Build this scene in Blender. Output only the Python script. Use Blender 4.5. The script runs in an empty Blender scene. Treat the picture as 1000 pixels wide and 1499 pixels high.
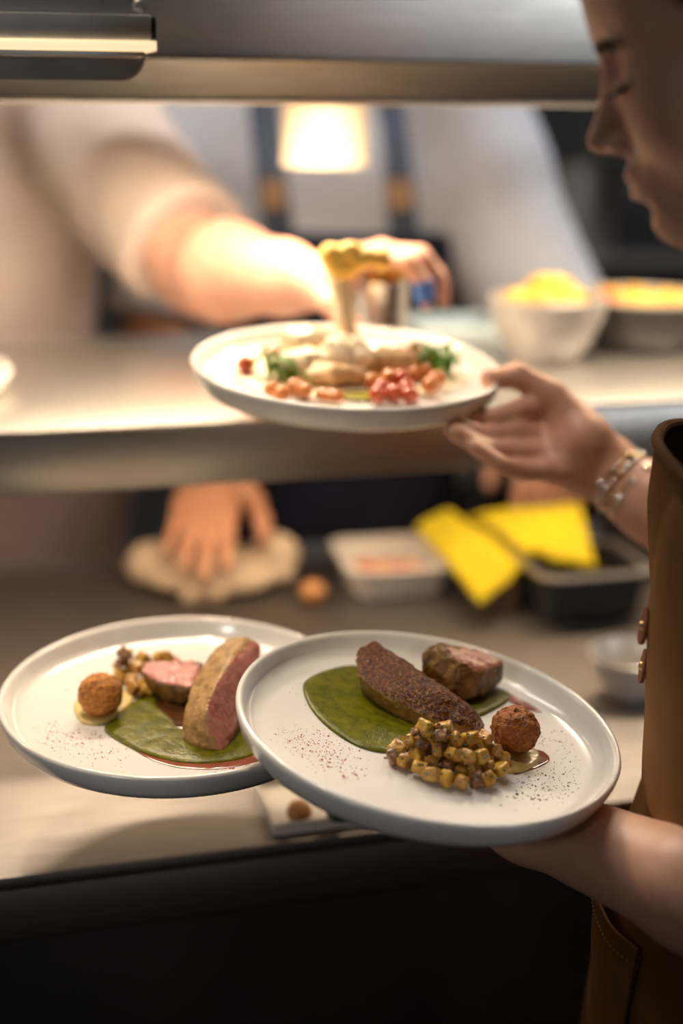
import bpy, bmesh, math, random
import numpy as np
from mathutils import Vector, Matrix

random.seed(7)
rng = np.random.default_rng(7)
SC = bpy.context.scene
COL = SC.collection

# ------------------------------------------------------------------ camera
FPX = 2082.0
PITCH = math.atan(620 / FPX)
ROLL = math.radians(0.6)
CAM = np.array([0.0, 0.0, 1.48])
FW = np.array([0, math.cos(PITCH), -math.sin(PITCH)])
_up0 = np.array([0, math.sin(PITCH), math.cos(PITCH)])
_x0 = np.array([1.0, 0, 0])
RT = math.cos(ROLL) * _x0 + math.sin(ROLL) * _up0
UP = -math.sin(ROLL) * _x0 + math.cos(ROLL) * _up0
cd = bpy.data.cameras.new('camera')
cam = bpy.data.objects.new('camera', cd)
COL.objects.link(cam)
cam.matrix_world = Matrix(((RT[0], UP[0], -FW[0], CAM[0]), (RT[1], UP[1], -FW[1], CAM[1]),
                           (RT[2], UP[2], -FW[2], CAM[2]), (0, 0, 0, 1)))
cd.sensor_fit = 'VERTICAL'
cd.sensor_height = 36.0
cd.lens = FPX * 36.0 / 1499.0
cd.clip_start = 0.02
cd.dof.use_dof = True
cd.dof.focus_distance = 0.985
cd.dof.aperture_fstop = 1.6
cd.dof.aperture_blades = 0
SC.camera = cam

# ------------------------------------------------------------------ world, lights, exposure
w = bpy.data.worlds.new('world')
SC.world = w
w.use_nodes = True
bg = w.node_tree.nodes['Background']
bg.inputs[0].default_value = (1.0, 0.90, 0.80, 1)
bg.inputs[1].default_value = 0.055
SC.view_settings.view_transform = 'Standard'
SC.view_settings.look = 'None'
SC.view_settings.gamma = 1.0
SC.view_settings.use_curve_mapping = False
SC.view_settings.exposure = 0.0


def area(name, loc, target, energy, color, sx, sy, spread=180):
    l = bpy.data.lights.new(name, 'AREA')
    l.shape = 'RECTANGLE'
    l.size, l.size_y = sx, sy
    l.energy = energy
    l.color = color
    l.spread = math.radians(spread)
    o = bpy.data.objects.new(name, l)
    COL.objects.link(o)
    o.location = loc
    d = Vector(target) - Vector(loc)
    o.rotation_euler = d.to_track_quat('-Z', 'Y').to_euler()
    return o


def spot(name, loc, target, energy, color, angle, blend, radius):
    l = bpy.data.lights.new(name, 'SPOT')
    l.energy = energy
    l.color = color
    l.spot_size = math.radians(angle)
    l.spot_blend = blend
    l.shadow_soft_size = radius
    o = bpy.data.objects.new(name, l)
    COL.objects.link(o)
    o.location = loc
    d = Vector(target) - Vector(loc)
    o.rotation_euler = d.to_track_quat('-Z', 'Y').to_euler()
    return o


# overhead lights of the kitchen, then lights of the dining side
area('kitchen_overhead_light', (-0.35, 1.75, 2.62), (-0.35, 1.85, 1.0), 9.5, (1, .94, .88), .9, .3, 120)
area('kitchen_overhead_light', (0.75, 2.3, 2.62), (0.4, 2.1, 1.0), 7, (.96, .97, 1), .6, .3, 110)
area('kitchen_overhead_light', (1.0, 2.95, 2.62), (1.0, 3.4, 1.0), 7, (.92, .96, 1), .5, .3, 110)  # added to lift the rack and its pots out of the dark
# dining-side downlight above the waiting plates
spot('pass_downlight', (-.38, 1.02, 2.55), (-.15, 1.0, 1.05), 54, (1, .82, .60), 26, 1.0, .05)
spot('pass_downlight', (.06, 1.0, 2.6), (.14, 1.13, 1.2), 30, (1, .85, .68), 21, .9, .05)
# unseen area light added to put a cool reflection on the upper fascia
area('fascia_fill_light', (1.75, -.35, 1.62), (.3, 1.3, 1.58), 1.3, (.92, .96, 1), .7, .8, 70)
# spot added low and to the left to brighten the plate walls
spot('plate_fill_spot', (-1.0, -.55, 1.75), (-.11, .96, 1.03), 17, (1, .95, .90), 20, .8, .12)
# broad soft fill light added on the dining side, from the left
area('dining_fill_light', (-1.9, -.1, 2.0), (.1, 1.0, 1.15), 2.0, (.97, .97, 1), 1.4, 1.4)

# ------------------------------------------------------------------ picture-ray helpers (points in the world)
def ray(x, y):
    return FW + RT * (x - 500) / FPX + UP * (749.5 - y) / FPX


def atd(x, y, D):
    return CAM + ray(x, y) * D


def aty(x, y, Y):
    d = ray(x, y)
    return CAM + d * (Y / d[1])


def atz(x, y, z):
    d = ray(x, y)
    return CAM + d * ((z - CAM[2]) / d[2])


def atplane(x, y, p, n):
    d = ray(x, y)
    return CAM + d * (((p - CAM) @ n) / (d @ n))


def nrm(a):
    a = np.asarray(a, float)
    return a / np.linalg.norm(a)


# ------------------------------------------------------------------ noise
def _hash(ix, iy, iz, seed):
    h = (ix * 374761393 + iy * 668265263 + iz * 2147483647 + seed * 974634777) & 0xffffffff
    h = ((h ^ (h >> 13)) * 1274126177) & 0xffffffff
    h = h ^ (h >> 16)
    return (h & 0xffff) / 65535.0


def vnoise(p, seed=0):
    i = np.floor(p).astype(np.int64)
    f = p - i
    f = f * f * (3 - 2 * f)
    r = 0
    for dx in (0, 1):
        wx = f[:, 0] if dx else 1 - f[:, 0]
        for dy in (0, 1):
            wy = f[:, 1] if dy else 1 - f[:, 1]
            for dz in (0, 1):
                wz = f[:, 2] if dz else 1 - f[:, 2]
                r = r + wx * wy * wz * _hash(i[:, 0] + dx, i[:, 1] + dy, i[:, 2] + dz, seed)
    return r * 2 - 1


def fbm(p, oct=3, seed=0):
    r, a, t = 0, 1.0, 0
    for k in range(oct):
        r = r + a * vnoise(p * (2 ** k) + 17.3 * k, seed + k)
        t += a
        a *= .5
    return r / t


# ------------------------------------------------------------------ distance fields and their surface
def smin(a, b, k):
    if k <= 0:
        return np.minimum(a, b)
    h = np.clip(.5 + .5 * (b - a) / k, 0, 1)
    return b * (1 - h) + a * h - k * h * (1 - h)


class Field:
    def __init__(self):
        self.ops = []
        self.disp = None
        self.M = None          # (R, o) local frame applied to the next ops

    def frame(self, R=None, o=None):
        self.M = None if R is None else (np.asarray(R, float), np.asarray(o, float))

    def _add(self, f, c, r, k, sub=False, cut=False):
        M = self.M
        if M is not None:
            R, o = M
            sc = float(np.linalg.norm(R[:, 0]))
            c = R @ np.asarray(c, float) + o
            r = r * sc
            Ri = R / sc / sc
            g = lambda P, f=f, Ri=Ri, o=o, sc=sc: f((P - o) @ Ri) * sc
        else:
            g = f
        self.ops.append((g, np.asarray(c, float), r, k, 2 if cut else (1 if sub else 0)))

    def ell(self, c, r, k=.01, sub=False):
        c = np.asarray(c, float)
        r = np.asarray(r, float)

        def f(P):
            q = (P - c) / r
            k0 = np.sqrt((q * q).sum(1))
            k1 = np.sqrt(((q / r) ** 2).sum(1)) + 1e-9
            return k0 * (k0 - 1) / k1
        self._add(f, c, r.max(), k, sub)

    def cap(self, a, b, ra, rb, k=.01, sub=False):
        a = np.asarray(a, float)
        b = np.asarray(b, float)
        d = b - a
        L = d @ d + 1e-12

        def f(P):
            t = np.clip(((P - a) @ d) / L, 0, 1)
            return np.sqrt(((P - a - t[:, None] * d) ** 2).sum(1)) - (ra + (rb - ra) * t)
        self._add(f, (a + b) / 2, math.sqrt(L) / 2 + max(ra, rb), k, sub)

    def cone(self, a, b, ra, rb, k=.01):
        """tapered tube with flat ends"""
        a = np.asarray(a, float)
        b = np.asarray(b, float)
        d = b - a
        L = np.linalg.norm(d)
        d = d / L

        def f(P):
            s = (P - a) @ d
            q = np.sqrt(np.maximum(((P - a) ** 2).sum(1) - s * s, 0))
            t = np.clip(s / L, 0, 1)
            return np.maximum(q - (ra + (rb - ra) * t), np.maximum(-s, s - L))
        self._add(f, (a + b) / 2, L / 2 + max(ra, rb), k)

    def chain(self, pts, rad, k=.006, kk=None):
        for i in range(len(pts) - 1):
            self.cap(pts[i], pts[i + 1], rad[i], rad[i + 1], k if (i == 0 and kk is None) else (kk if (i == 0) else k))

    def cut(self, p, n, k=.004):
        """removes everything on the side n points to"""
        n = nrm(n)
        p = np.asarray(p, float)
        if self.M is not None:
            R, o = self.M
            p = R @ p + o
            n = R @ n
        self.ops.append((lambda P: (P - p) @ n, p, 1e9, k, 2))

    def custom(self, f, c, r, k=.005, sub=False, cut=False):
        self._add(f, c, r, k, sub, cut)

    def eval(self, P, ctr=None, rad=0, near=None):
        d = np.full(len(P), 1.0)
        for (f, c, r, k, mode) in self.ops:
            if near is not None and mode < 2:
                lb = np.linalg.norm(ctr - c) - r - rad
                if lb > k + near:
                    continue
            v = f(P)
            if mode == 0:
                d = smin(d, v, k)
            elif mode == 1:
                d = -smin(-d, v, k)
            else:
                d = -smin(-d, -v, k)
        if self.disp is not None:
            d = d + self.disp(P)
        return d

    def mesh(self, lo, hi, h, n=14, slack=1.6):
        lo = np.asarray(lo, float)
        hi = np.asarray(hi, float)
        nb = np.maximum(1, np.ceil((hi - lo) / (h * n)).astype(int))
        S = nb * n + 1
        bi = np.stack(np.meshgrid(*[np.arange(m) for m in nb], indexing='ij'), -1).reshape(-1, 3)
        bc = lo + (bi + .5) * n * h
        brad = n * h * math.sqrt(3) / 2
        dc = self.eval(bc)
        act = bi[(dc < brad * slack + 2 * h + .006) & (dc > -(brad * 3 + .06))]
        g = np.stack(np.meshgrid(*[np.arange(n + 1)] * 3, indexing='ij'), -1).reshape(-1, 3)
        corners = np.array([[a, b, c] for a in (0, 1) for b in (0, 1) for c in (0, 1)])
        edges = [(i, j) for i in range(8) for j in range(i + 1, 8) if np.abs(corners[i] - corners[j]).sum() == 1]
        keys, verts, quads = [], [], []
        key = lambda ijk: (ijk[..., 0] * S[1] + ijk[..., 1]) * S[2] + ijk[..., 2]
        for b in act:
            base = b * n
            P = lo + (g + base) * h
            ctr = lo + (base + n / 2) * h
            d = self.eval(P, ctr, brad, .02).reshape(n + 1, n + 1, n + 1)
            if d.min() > 0 or d.max() < 0:
                continue
            s = d < 0
            cs = np.stack([d[c[0]:c[0] + n, c[1]:c[1] + n, c[2]:c[2] + n] for c in corners], -1).reshape(-1, 8)
            ins = cs < 0
            m = ins.any(1) & ~ins.all(1)
            idx = np.nonzero(m)[0]
            if len(idx) == 0:
                continue
            cs = cs[idx]
            acc = np.zeros((len(idx), 3))
            cnt = np.zeros(len(idx))
            for (i, j) in edges:
                x = (cs[:, i] < 0) != (cs[:, j] < 0)
                t = np.where(x, cs[:, i] / np.where(x, cs[:, i] - cs[:, j], 1), 0)
                acc += np.where(x[:, None], corners[i] + t[:, None] * (corners[j] - corners[i]), 0)
                cnt += x
            ijk = np.stack(np.unravel_index(idx, (n, n, n)), -1) + base
            verts.append(lo + (ijk + acc / cnt[:, None]) * h)
            keys.append(key(ijk))
            for ax in range(3):
                sl0 = [slice(0, n)] * 3
                sl1 = [slice(0, n)] * 3
                sl1[ax] = slice(1, n + 1)
                a, bb = s[tuple(sl0)], s[tuple(sl1)]
                e = np.stack(np.nonzero(a != bb), -1)
                if len(e) == 0:
                    continue
                inside = a[tuple(e.T)]
                e = e + base
                u, v = [(1, 2), (2, 0), (0, 1)][ax]
                du = np.zeros(3, int)
                dv = np.zeros(3, int)
                du[u] = 1
                dv[v] = 1
                q = np.stack([key(e - du - dv), key(e - dv), key(e), key(e - du)], 1)
                okm = (e[:, u] > 0) & (e[:, v] > 0)
                q = np.where(inside[:, None], q, q[:, ::-1])
                quads.append(q[okm])
        V = np.concatenate(verts)
        K = np.concatenate(keys)
        Q = np.concatenate(quads)
        o = np.argsort(K)
        K = K[o]
        V = V[o]
        i = np.searchsorted(K, Q)
        i = np.minimum(i, len(K) - 1)
        good = (K[i] == Q).all(1)
        return V, i[good]

    def march(self, o, d, far=1.0):
        """first surface point from o along d"""
        o = np.asarray(o, float)
        d = nrm(d)
        t = 0
        for _ in range(80):
            v = float(self.eval((o + d * t)[None])[0])
            if v < 4e-4:
                break
            t += max(v * .7, 3e-4)
            if t > far:
                break
        return o + d * t


# ------------------------------------------------------------------ object helpers
def mk_mesh(name, V, F, mats, smooth=True, fmat=None):
    me = bpy.data.meshes.new(name)
    V = np.asarray(V, float)
    if isinstance(F, np.ndarray):
        k = F.shape[1]
        me.vertices.add(len(V))
        me.vertices.foreach_set('co', V.ravel())
        me.loops.add(F.size)
        me.loops.foreach_set('vertex_index', F.ravel().astype(np.int32))
        me.polygons.add(len(F))
        me.polygons.foreach_set('loop_start', np.arange(0, F.size, k, dtype=np.int32))
        me.polygons.foreach_set('loop_total', np.full(len(F), k, dtype=np.int32))
        me.update(calc_edges=True)
    else:
        me.from_pydata([tuple(v) for v in V], [], [tuple(f) for f in F])
    me.polygons.foreach_set('use_smooth', [smooth] * len(me.polygons))
    for m in (mats if isinstance(mats, (list, tuple)) else [mats]):
        me.materials.append(m)
    if fmat is not None:
        me.polygons.foreach_set('material_index', np.asarray(fmat, np.int32))
    me.update()
    return me


def link(name, me, parent=None, M=None):
    """me in world coordinates when parent is given (kept in place), or in local ones with matrix M"""
    o = bpy.data.objects.new(name, me)
    COL.objects.link(o)
    if M is not None:
        o.matrix_basis = M
    if parent is not None:
        o.parent = parent
        A = parent.matrix_basis.copy()
        if parent.parent is not None:
            A = parent.parent.matrix_basis @ parent.matrix_parent_inverse @ A
        o.matrix_parent_inverse = A.inverted()
    return o


def childl(name, me, parent, M=None):
    """child whose mesh is in the parent's local coordinates"""
    o = bpy.data.objects.new(name, me)
    COL.objects.link(o)
    o.parent = parent
    if M is not None:
        o.matrix_basis = M
    return o


def tag(o, label, cat, group=None, kind=None):
    o['label'] = label
    o['category'] = cat
    if group:
        o['group'] = group
    if kind:
        o['kind'] = kind
    return o


def thing(name, label, cat, loc=(0, 0, 0), M=None, group=None):
    o = bpy.data.objects.new(name, None)
    COL.objects.link(o)
    o.empty_display_size = .05
    o.matrix_basis = M if M is not None else Matrix.Translation(Vector(loc))
    return tag(o, label, cat, group)


class MB:
    """collects simple shapes into one mesh"""
    def __init__(self):
        self.bm = bmesh.new()

    def box(self, lo, hi, bev=0.0, R=None, o=None, seg=2):
        r = bmesh.ops.create_cube(self.bm, size=1)
        vs = r['verts']
        lo = np.asarray(lo, float)
        hi = np.asarray(hi, float)
        for v in vs:
            v.co = Vector((lo + hi) / 2 + np.array(v.co) * (hi - lo))
        if bev > 0:
            es = list({e for v in vs for e in v.link_edges})
            rr = bmesh.ops.bevel(self.bm, geom=es, offset=bev, segments=seg, affect='EDGES', profile=.5)
            vs = list({v for f in rr['faces'] for v in f.verts} | {v for v in vs if v.is_valid})
        if R is not None:
            Rm = np.asarray(R, float)
            oo = np.zeros(3) if o is None else np.asarray(o, float)
            for v in vs:
                v.co = Vector(Rm @ np.array(v.co) + oo)
        return self

    def lathe(self, prof, seg=64, R=None, o=None):
        rings = []
        Rm = np.eye(3) if R is None else np.asarray(R, float)
        oo = np.zeros(3) if o is None else np.asarray(o, float)
        for (r, z) in prof:
            if r < 1e-6:
                rings.append([self.bm.verts.new(Rm @ np.array([0, 0, z]) + oo)])
            else:
                rings.append([self.bm.verts.new(Rm @ np.array([r * math.cos(2 * math.pi * i / seg), r * math.sin(2 * math.pi * i / seg), z]) + oo) for i in range(seg)])
        for a, b in zip(rings[:-1], rings[1:]):
            for i in range(seg):
                j = (i + 1) % seg
                if len(a) == 1 and len(b) == 1:
                    continue
                if len(a) == 1:
                    self.bm.faces.new((a[0], b[j], b[i]))
                elif len(b) == 1:
                    self.bm.faces.new((a[i], a[j], b[0]))
                else:
                    self.bm.faces.new((a[i], a[j], b[j], b[i]))
        return self

    def tube(self, pts, rad, seg=10, closed=False, flat=1.0, nref=(0, 0, 1)):
        pts = [np.asarray(p, float) for p in pts]
        n = len(pts)
        rad = [rad] * n if np.isscalar(rad) else rad
        rings = []
        for i in range(n):
            a = pts[i - 1] if (i > 0 or closed) else pts[i]
            b = pts[(i + 1) % n] if (i < n - 1 or closed) else pts[i]
            t = nrm(b - a)
            rf = nref(i) if callable(nref) else np.asarray(nref, float)
            x = np.cross(t, rf)
            if np.linalg.norm(x) < 1e-4:
                x = np.cross(t, [1, 0, 0.3])
            x = nrm(x)
            y = np.cross(x, t)
            rings.append([self.bm.verts.new(pts[i] + rad[i] * (math.cos(2 * math.pi * k / seg) * x + flat * math.sin(2 * math.pi * k / seg) * y)) for k in range(seg)])
        m = n if closed else n - 1
        for i in range(m):
            a, b = rings[i], rings[(i + 1) % n]
            for k in range(seg):
                j = (k + 1) % seg
                self.bm.faces.new((a[k], b[k], b[j], a[j]))
        if not closed:
            self.bm.faces.new(rings[0])
            self.bm.faces.new(rings[-1][::-1])
        return self

    def grid(self, P):
        """P[i][j] -> one sheet"""
        V = [[self.bm.verts.new(p) for p in row] for row in P]
        for i in range(len(V) - 1):
            for j in range(len(V[0]) - 1):
                self.bm.faces.new((V[i][j], V[i + 1][j], V[i + 1][j + 1], V[i][j + 1]))
        return self

    def sphere(self, c, r, sub=2):
        rr = bmesh.ops.create_icosphere(self.bm, subdivisions=sub, radius=1)
        for v in rr['verts']:
            v.co = Vector(np.asarray(c) + np.array(v.co) * np.asarray(r))
        return self

    def solid(self, t):
        bmesh.ops.recalc_face_normals(self.bm, faces=self.bm.faces[:])
        bmesh.ops.solidify(self.bm, geom=self.bm.faces[:], thickness=t)
        return self

    def done(self, name, mat, smooth=True, ang=35):
        bmesh.ops.recalc_face_normals(self.bm, faces=self.bm.faces[:])
        me = bpy.data.meshes.new(name)
        for f in self.bm.faces:
            f.smooth = smooth
        if smooth:
            for e in self.bm.edges:
                if len(e.link_faces) == 2 and e.calc_face_angle(0) > math.radians(ang):
                    e.smooth = False
        self.bm.to_mesh(me)
        self.bm.free()
        me.materials.append(mat)
        return me


def frame_of(z, x=(1, 0, 0)):
    z = nrm(z)
    x = np.asarray(x, float)
    x = nrm(x - z * (x @ z))
    y = np.cross(z, x)
    return np.stack([x, y, z], 1)


def mat4(R, o):
    return Matrix([[R[i][0], R[i][1], R[i][2], o[i]] for i in range(3)] + [[0, 0, 0, 1]])


# ------------------------------------------------------------------ materials
def mat(name, col, rough=.5, metal=0.0, col2=None, scale=20, detail=4, bump=0.0, bscale=None, sss=0.0, sssr=(1, .3, .15),
        coat=0.0, spec=None, stretch=None, ramp=(.35, .65), aniso=0.0, bdist=.002, sheen=0.0, trans=0.0, emit=None, estr=0.0, rough2=None):
    m = bpy.data.materials.new(name)
    m.use_nodes = True
    nt = m.node_tree
    N, L = nt.nodes, nt.links
    p = N['Principled BSDF']
    p.inputs['Base Color'].default_value = (*col, 1)
    p.inputs['Roughness'].default_value = rough
    p.inputs['Metallic'].default_value = metal
    if spec is not None:
        p.inputs['Specular IOR Level'].default_value = spec
    if sss:
        p.inputs['Subsurface Weight'].default_value = sss
        p.inputs['Subsurface Radius'].default_value = sssr
        p.inputs['Subsurface Scale'].default_value = .006
    if coat:
        p.inputs['Coat Weight'].default_value = coat
        p.inputs['Coat Roughness'].default_value = .12
    if aniso:
        p.inputs['Anisotropic'].default_value = aniso
    if sheen:
        p.inputs['Sheen Weight'].default_value = sheen
    if trans:
        p.inputs['Transmission Weight'].default_value = trans
    if emit:
        p.inputs['Emission Color'].default_value = (*emit, 1)
        p.inputs['Emission Strength'].default_value = estr
    tc = N.new('ShaderNodeTexCoord')
    vec = tc.outputs['Object']
    if stretch is not None:
        mp = N.new('ShaderNodeMapping')
        mp.inputs['Scale'].default_value = stretch
        L.new(vec, mp.inputs['Vector'])
        vec = mp.outputs['Vector']
    if col2 is not None:
        n = N.new('ShaderNodeTexNoise')
        n.inputs['Scale'].default_value = scale
        n.inputs['Detail'].default_value = detail
        L.new(vec, n.inputs['Vector'])
        r = N.new('ShaderNodeValToRGB')
        r.color_ramp.elements[0].position = ramp[0]
        r.color_ramp.elements[1].position = ramp[1]
        r.color_ramp.elements[0].color = (*col, 1)
        r.color_ramp.elements[1].color = (*col2, 1)
        L.new(n.outputs['Fac'], r.inputs['Fac'])
        L.new(r.outputs['Color'], p.inputs['Base Color'])
        if rough2 is not None:
            mr = N.new('ShaderNodeMapRange')
            mr.inputs['From Min'].default_value = ramp[0]
            mr.inputs['From Max'].default_value = ramp[1]
            mr.inputs['To Min'].default_value = rough
            mr.inputs['To Max'].default_value = rough2
            L.new(n.outputs['Fac'], mr.inputs['Value'])
            L.new(mr.outputs['Result'], p.inputs['Roughness'])
    if bump:
        n2 = N.new('ShaderNodeTexNoise')
        n2.inputs['Scale'].default_value = bscale or scale * 4
        n2.inputs['Detail'].default_value = 3
        L.new(vec, n2.inputs['Vector'])
        b = N.new('ShaderNodeBump')
        b.inputs['Strength'].default_value = bump
        b.inputs['Distance'].default_value = bdist
        L.new(n2.outputs['Fac'], b.inputs['Height'])
        L.new(b.outputs['Normal'], p.inputs['Normal'])
    return m


def fabric(name, col, col2, scale=900, rough=.9, bump=.4):
    m = mat(name, col, rough, col2=col2, scale=14, bump=0, spec=.18)
    nt = m.node_tree
    N, L = nt.nodes, nt.links
    tc = [n for n in N if n.type == 'TEX_COORD'][0]
    wv = N.new('ShaderNodeTexWave')
    wv.wave_type = 'BANDS'
    wv.bands_direction = 'DIAGONAL'
    wv.inputs['Scale'].default_value = scale
    wv.inputs['Distortion'].default_value = 1.5
    wv.inputs['Detail'].default_value = 1
    L.new(tc.outputs['Object'], wv.inputs['Vector'])
    b = N.new('ShaderNodeBump')
    b.inputs['Strength'].default_value = bump
    b.inputs['Distance'].default_value = .0006
    L.new(wv.outputs['Fac'], b.inputs['Height'])
    L.new(b.outputs['Normal'], N['Principled BSDF'].inputs['Normal'])
    return m


def steel(name, col=(.62, .6, .57), rough=.34, stretch=(2, 60, 60), var=.06):
    c2 = tuple(max(0, c - var) for c in col)
    return mat(name, col, rough, 1.0, col2=c2, scale=6, detail=5, stretch=stretch, bump=.05, bscale=40, rough2=rough + .08)


M = {}
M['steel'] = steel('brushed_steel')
M['steel_shelf'] = steel('brushed_steel_shelf', (.66, .63, .59), .36)
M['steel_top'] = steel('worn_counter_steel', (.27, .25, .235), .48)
M['steel_dark'] = steel('dark_steel', (.30, .29, .28), .42)
M['steel_pol'] = steel('polished_steel', (.72, .7, .67), .2)
M['fixture'] = mat('grey_painted_metal', (.36, .36, .37), .45, .3, col2=(.30, .30, .31), scale=30, bump=.05)
M['cabinet'] = mat('dark_cabinet_front', (.018, .016, .016), .5, 0, col2=(.026, .023, .022), scale=8, bump=.05)
M['ceramic'] = mat('white_glazed_ceramic', (.80, .78, .75), .16, 0, col2=(.77, .75, .72), scale=25, bump=.02, bscale=60, coat=.35, spec=.5)
M['floor'] = mat('dark_kitchen_floor', (.05, .047, .045), .6, 0, col2=(.035, .033, .032), scale=12, bump=.1)
M['wall'] = mat('dark_kitchen_wall', (.045, .042, .04), .6, 0, col2=(.03, .028, .027), scale=3, bump=.05)
M['ceil'] = mat('ceiling_plaster', (.25, .24, .22), .8, 0, col2=(.22, .21, .2), scale=6, bump=.05)


def skin(name, col, col2, rough=.45):
    return mat(name, col, rough, 0, col2=col2, scale=60, detail=5, bump=.12, bscale=900, bdist=.0004, sss=.35, sssr=(1, .35, .2))


M['skin_w'] = skin('fair_skin', (.77, .455, .325), (.71, .39, .265))
M['skin_a'] = skin('fair_pink_skin', (.66, .37, .27), (.58, .30, .21))
M['skin_b'] = skin('tanned_skin', (.56, .29, .17), (.48, .23, .13))
M['lip'] = mat('lip_skin', (.45, .16, .13), .4, 0, col2=(.40, .14, .11), scale=200, sss=.3, bump=.1, bscale=700, bdist=.0003)
M['hair'] = mat('brown_hair', (.045, .022, .010), .45, 0, col2=(.10, .055, .022), scale=50, stretch=(1, 1, 8), bump=.5, bscale=300, bdist=.001)
M['brow'] = mat('dark_brow_hair', (.03, .016, .010), .6, 0, col2=(.05, .028, .016), scale=300)
M['eye'] = mat('eye_white', (.75, .72, .68), .1, 0, col2=(.72, .68, .64), scale=100)
M['apron'] = fabric('tan_canvas', (.185, .080, .019), (.150, .062, .014), 700)
M['apron_flap'] = fabric('light_tan_canvas', (.25, .125, .042), (.21, .10, .032), 700)
M['apron_hem'] = fabric('tan_canvas_hem', (.15, .065, .018), (.12, .05, .013), 700)
M['leather'] = mat('tan_leather', (.22, .062, .022), .5, 0, col2=(.17, .045, .016), scale=80, bump=.2, bscale=400)
M['rivet'] = mat('brass_rivet', (.55, .36, .15), .35, 1.0, col2=(.45, .30, .12), scale=200)
M['blackshirt'] = fabric('black_jersey', (.012, .012, .014), (.009, .009, .010), 900)
M['thread'] = mat('pale_thread', (.38, .26, .10), .8, 0, col2=(.32, .21, .08), scale=600)
M['shirt_a'] = fabric('cream_cotton', (.60, .50, .45), (.56, .465, .42), 300)
M['jacket_b'] = fabric('pale_grey_cotton', (.50, .51, .55), (.46, .47, .51), 300)
M['navy'] = fabric('navy_canvas', (.014, .016, .030), (.011, .012, .022), 500)
M['strap_b'] = fabric('slate_blue_webbing', (.10, .12, .16), (.08, .095, .13), 800)
M['tan'] = mat('tan_strap_leather', (.36, .21, .10), .55, 0, col2=(.3, .17, .08), scale=60)
M['trouser'] = fabric('black_cotton', (.016, .015, .015), (.012, .011, .011), 500)
M['blue_tape'] = mat('blue_plaster', (.05, .16, .55), .5, 0, col2=(.04, .13, .48), scale=80)

# ------------------------------------------------------------------ the room
def struct(name, lo, hi, m):
    o = link(name, MB().box(lo, hi).done(name, m, False))
    o['kind'] = 'structure'
    return o


struct('floor', (-3, -2.6, -.1), (3, 4.1, 0), M['floor'])
struct('ceiling', (-3, -2.6, 2.75), (3, 4.1, 2.85), M['ceil'])
struct('wall_back', (-3, 4.0, 0), (3, 4.1, 2.75), M['wall'])
struct('wall_left', (-3.1, -2.6, 0), (-3, 4.1, 2.75), M['wall'])
struct('wall_right', (3, -2.6, 0), (3.1, 4.1, 2.75), M['wall'])
#SETTING2

# pass frame: u along the shelves, v away from the guest side
AZ = math.radians(15)
U = np.array([math.cos(AZ), math.sin(AZ), 0])
Vv = np.array([-math.sin(AZ), math.cos(AZ), 0])
P0 = np.array([0, 1.30, 0.0])
RP = np.stack([U, Vv, [0, 0, 1]], 1)
SHZ, CTZ = 1.187, 0.90


def pw(u, v, z):
    return P0 + U * u + Vv * v + np.array([0, 0, z])


def pbox(name, parent, m, *boxes, bev=.002):
    mb = MB()
    for lo, hi in boxes:
        mb.box(lo, hi, bev)
    me = mb.done(name, m)
    return childl(name, me, parent)


MP = mat4(RP, P0)
ctr = thing('serving_counter', 'long brushed steel kitchen counter with a dark front beneath the plates', 'counter', M=MP)
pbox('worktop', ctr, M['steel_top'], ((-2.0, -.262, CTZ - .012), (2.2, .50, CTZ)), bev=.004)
pbox('front_edge', ctr, M['steel_dark'], ((-2.0, -.262, CTZ - .055), (2.2, -.245, CTZ - .0121)))
for i, (a, b) in enumerate(((-2.0, -1.2), (-1.195, -.4), (-.395, .4), (.405, 1.2), (1.205, 2.2))):
    pbox('cabinet_panel', ctr, M['cabinet'], ((a, -.225, .1), (b, -.2, CTZ - .06)))
pbox('cabinet_body', ctr, M['cabinet'], ((-2.0, -.2, .1), (2.2, .48, CTZ - .0125)))
pbox('plinth', ctr, M['cabinet'], ((-2.0, -.16, 0), (2.2, .44, .1)))

gan = thing('pass_gantry', 'brushed steel two tier pass gantry standing on the counter', 'shelf', M=MP)
pbox('lower_shelf', gan, M['steel_shelf'], ((-1.9, 0, SHZ - .004), (2.1, .485, SHZ)), bev=.0015)
pbox('shelf_edge', gan, M['steel'], ((-1.9, 0, SHZ - .06), (2.1, .012, SHZ - .0042)), ((-1.9, .473, SHZ - .05), (2.1, .485, SHZ - .0042)), bev=.003)
pbox('upper_shelf', gan, M['steel'], ((-1.9, .0, 1.66), (2.1, .485, 1.672)), ((-1.9, .473, 1.50), (2.1, .485, 1.66)))
pbox('fascia', gan, M['steel'], ((-1.9, 0, 1.5035), (2.1, .012, 1.66)))
mb = MB()
prof = [(.0, 1.5035), (-.0035, 1.5045), (-.0045, 1.502), (-.002, 1.4995), (.010, 1.471), (.009, 1.468), (.012, 1.4655), (.030, 1.4655), (.030, 1.4685), (.0155, 1.4695), (.003, 1.499), (.003, 1.5035)]
mb.grid([[(x, p[0], p[1]) for p in prof + prof[:1]] for x in np.linspace(-1.9, 2.1, 9)])
childl('lip', mb.done('lip', M['steel_dark']), gan)
for u in (-1.86, 2.06):
    for v in (.04, .445):
        mb = MB()
        mb.box((u - .016, v - .016, CTZ + .0004), (u + .016, v + .016, 1.66), .003)
        childl('post', mb.done('post', M['steel']), gan)

# strip heater under the upper shelf: a thing that gives the warm light of the pass
for k, (u0, u1) in enumerate(((-1.75, -.62), (-.25, .16), (.95, 2.0))):
    pass


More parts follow.
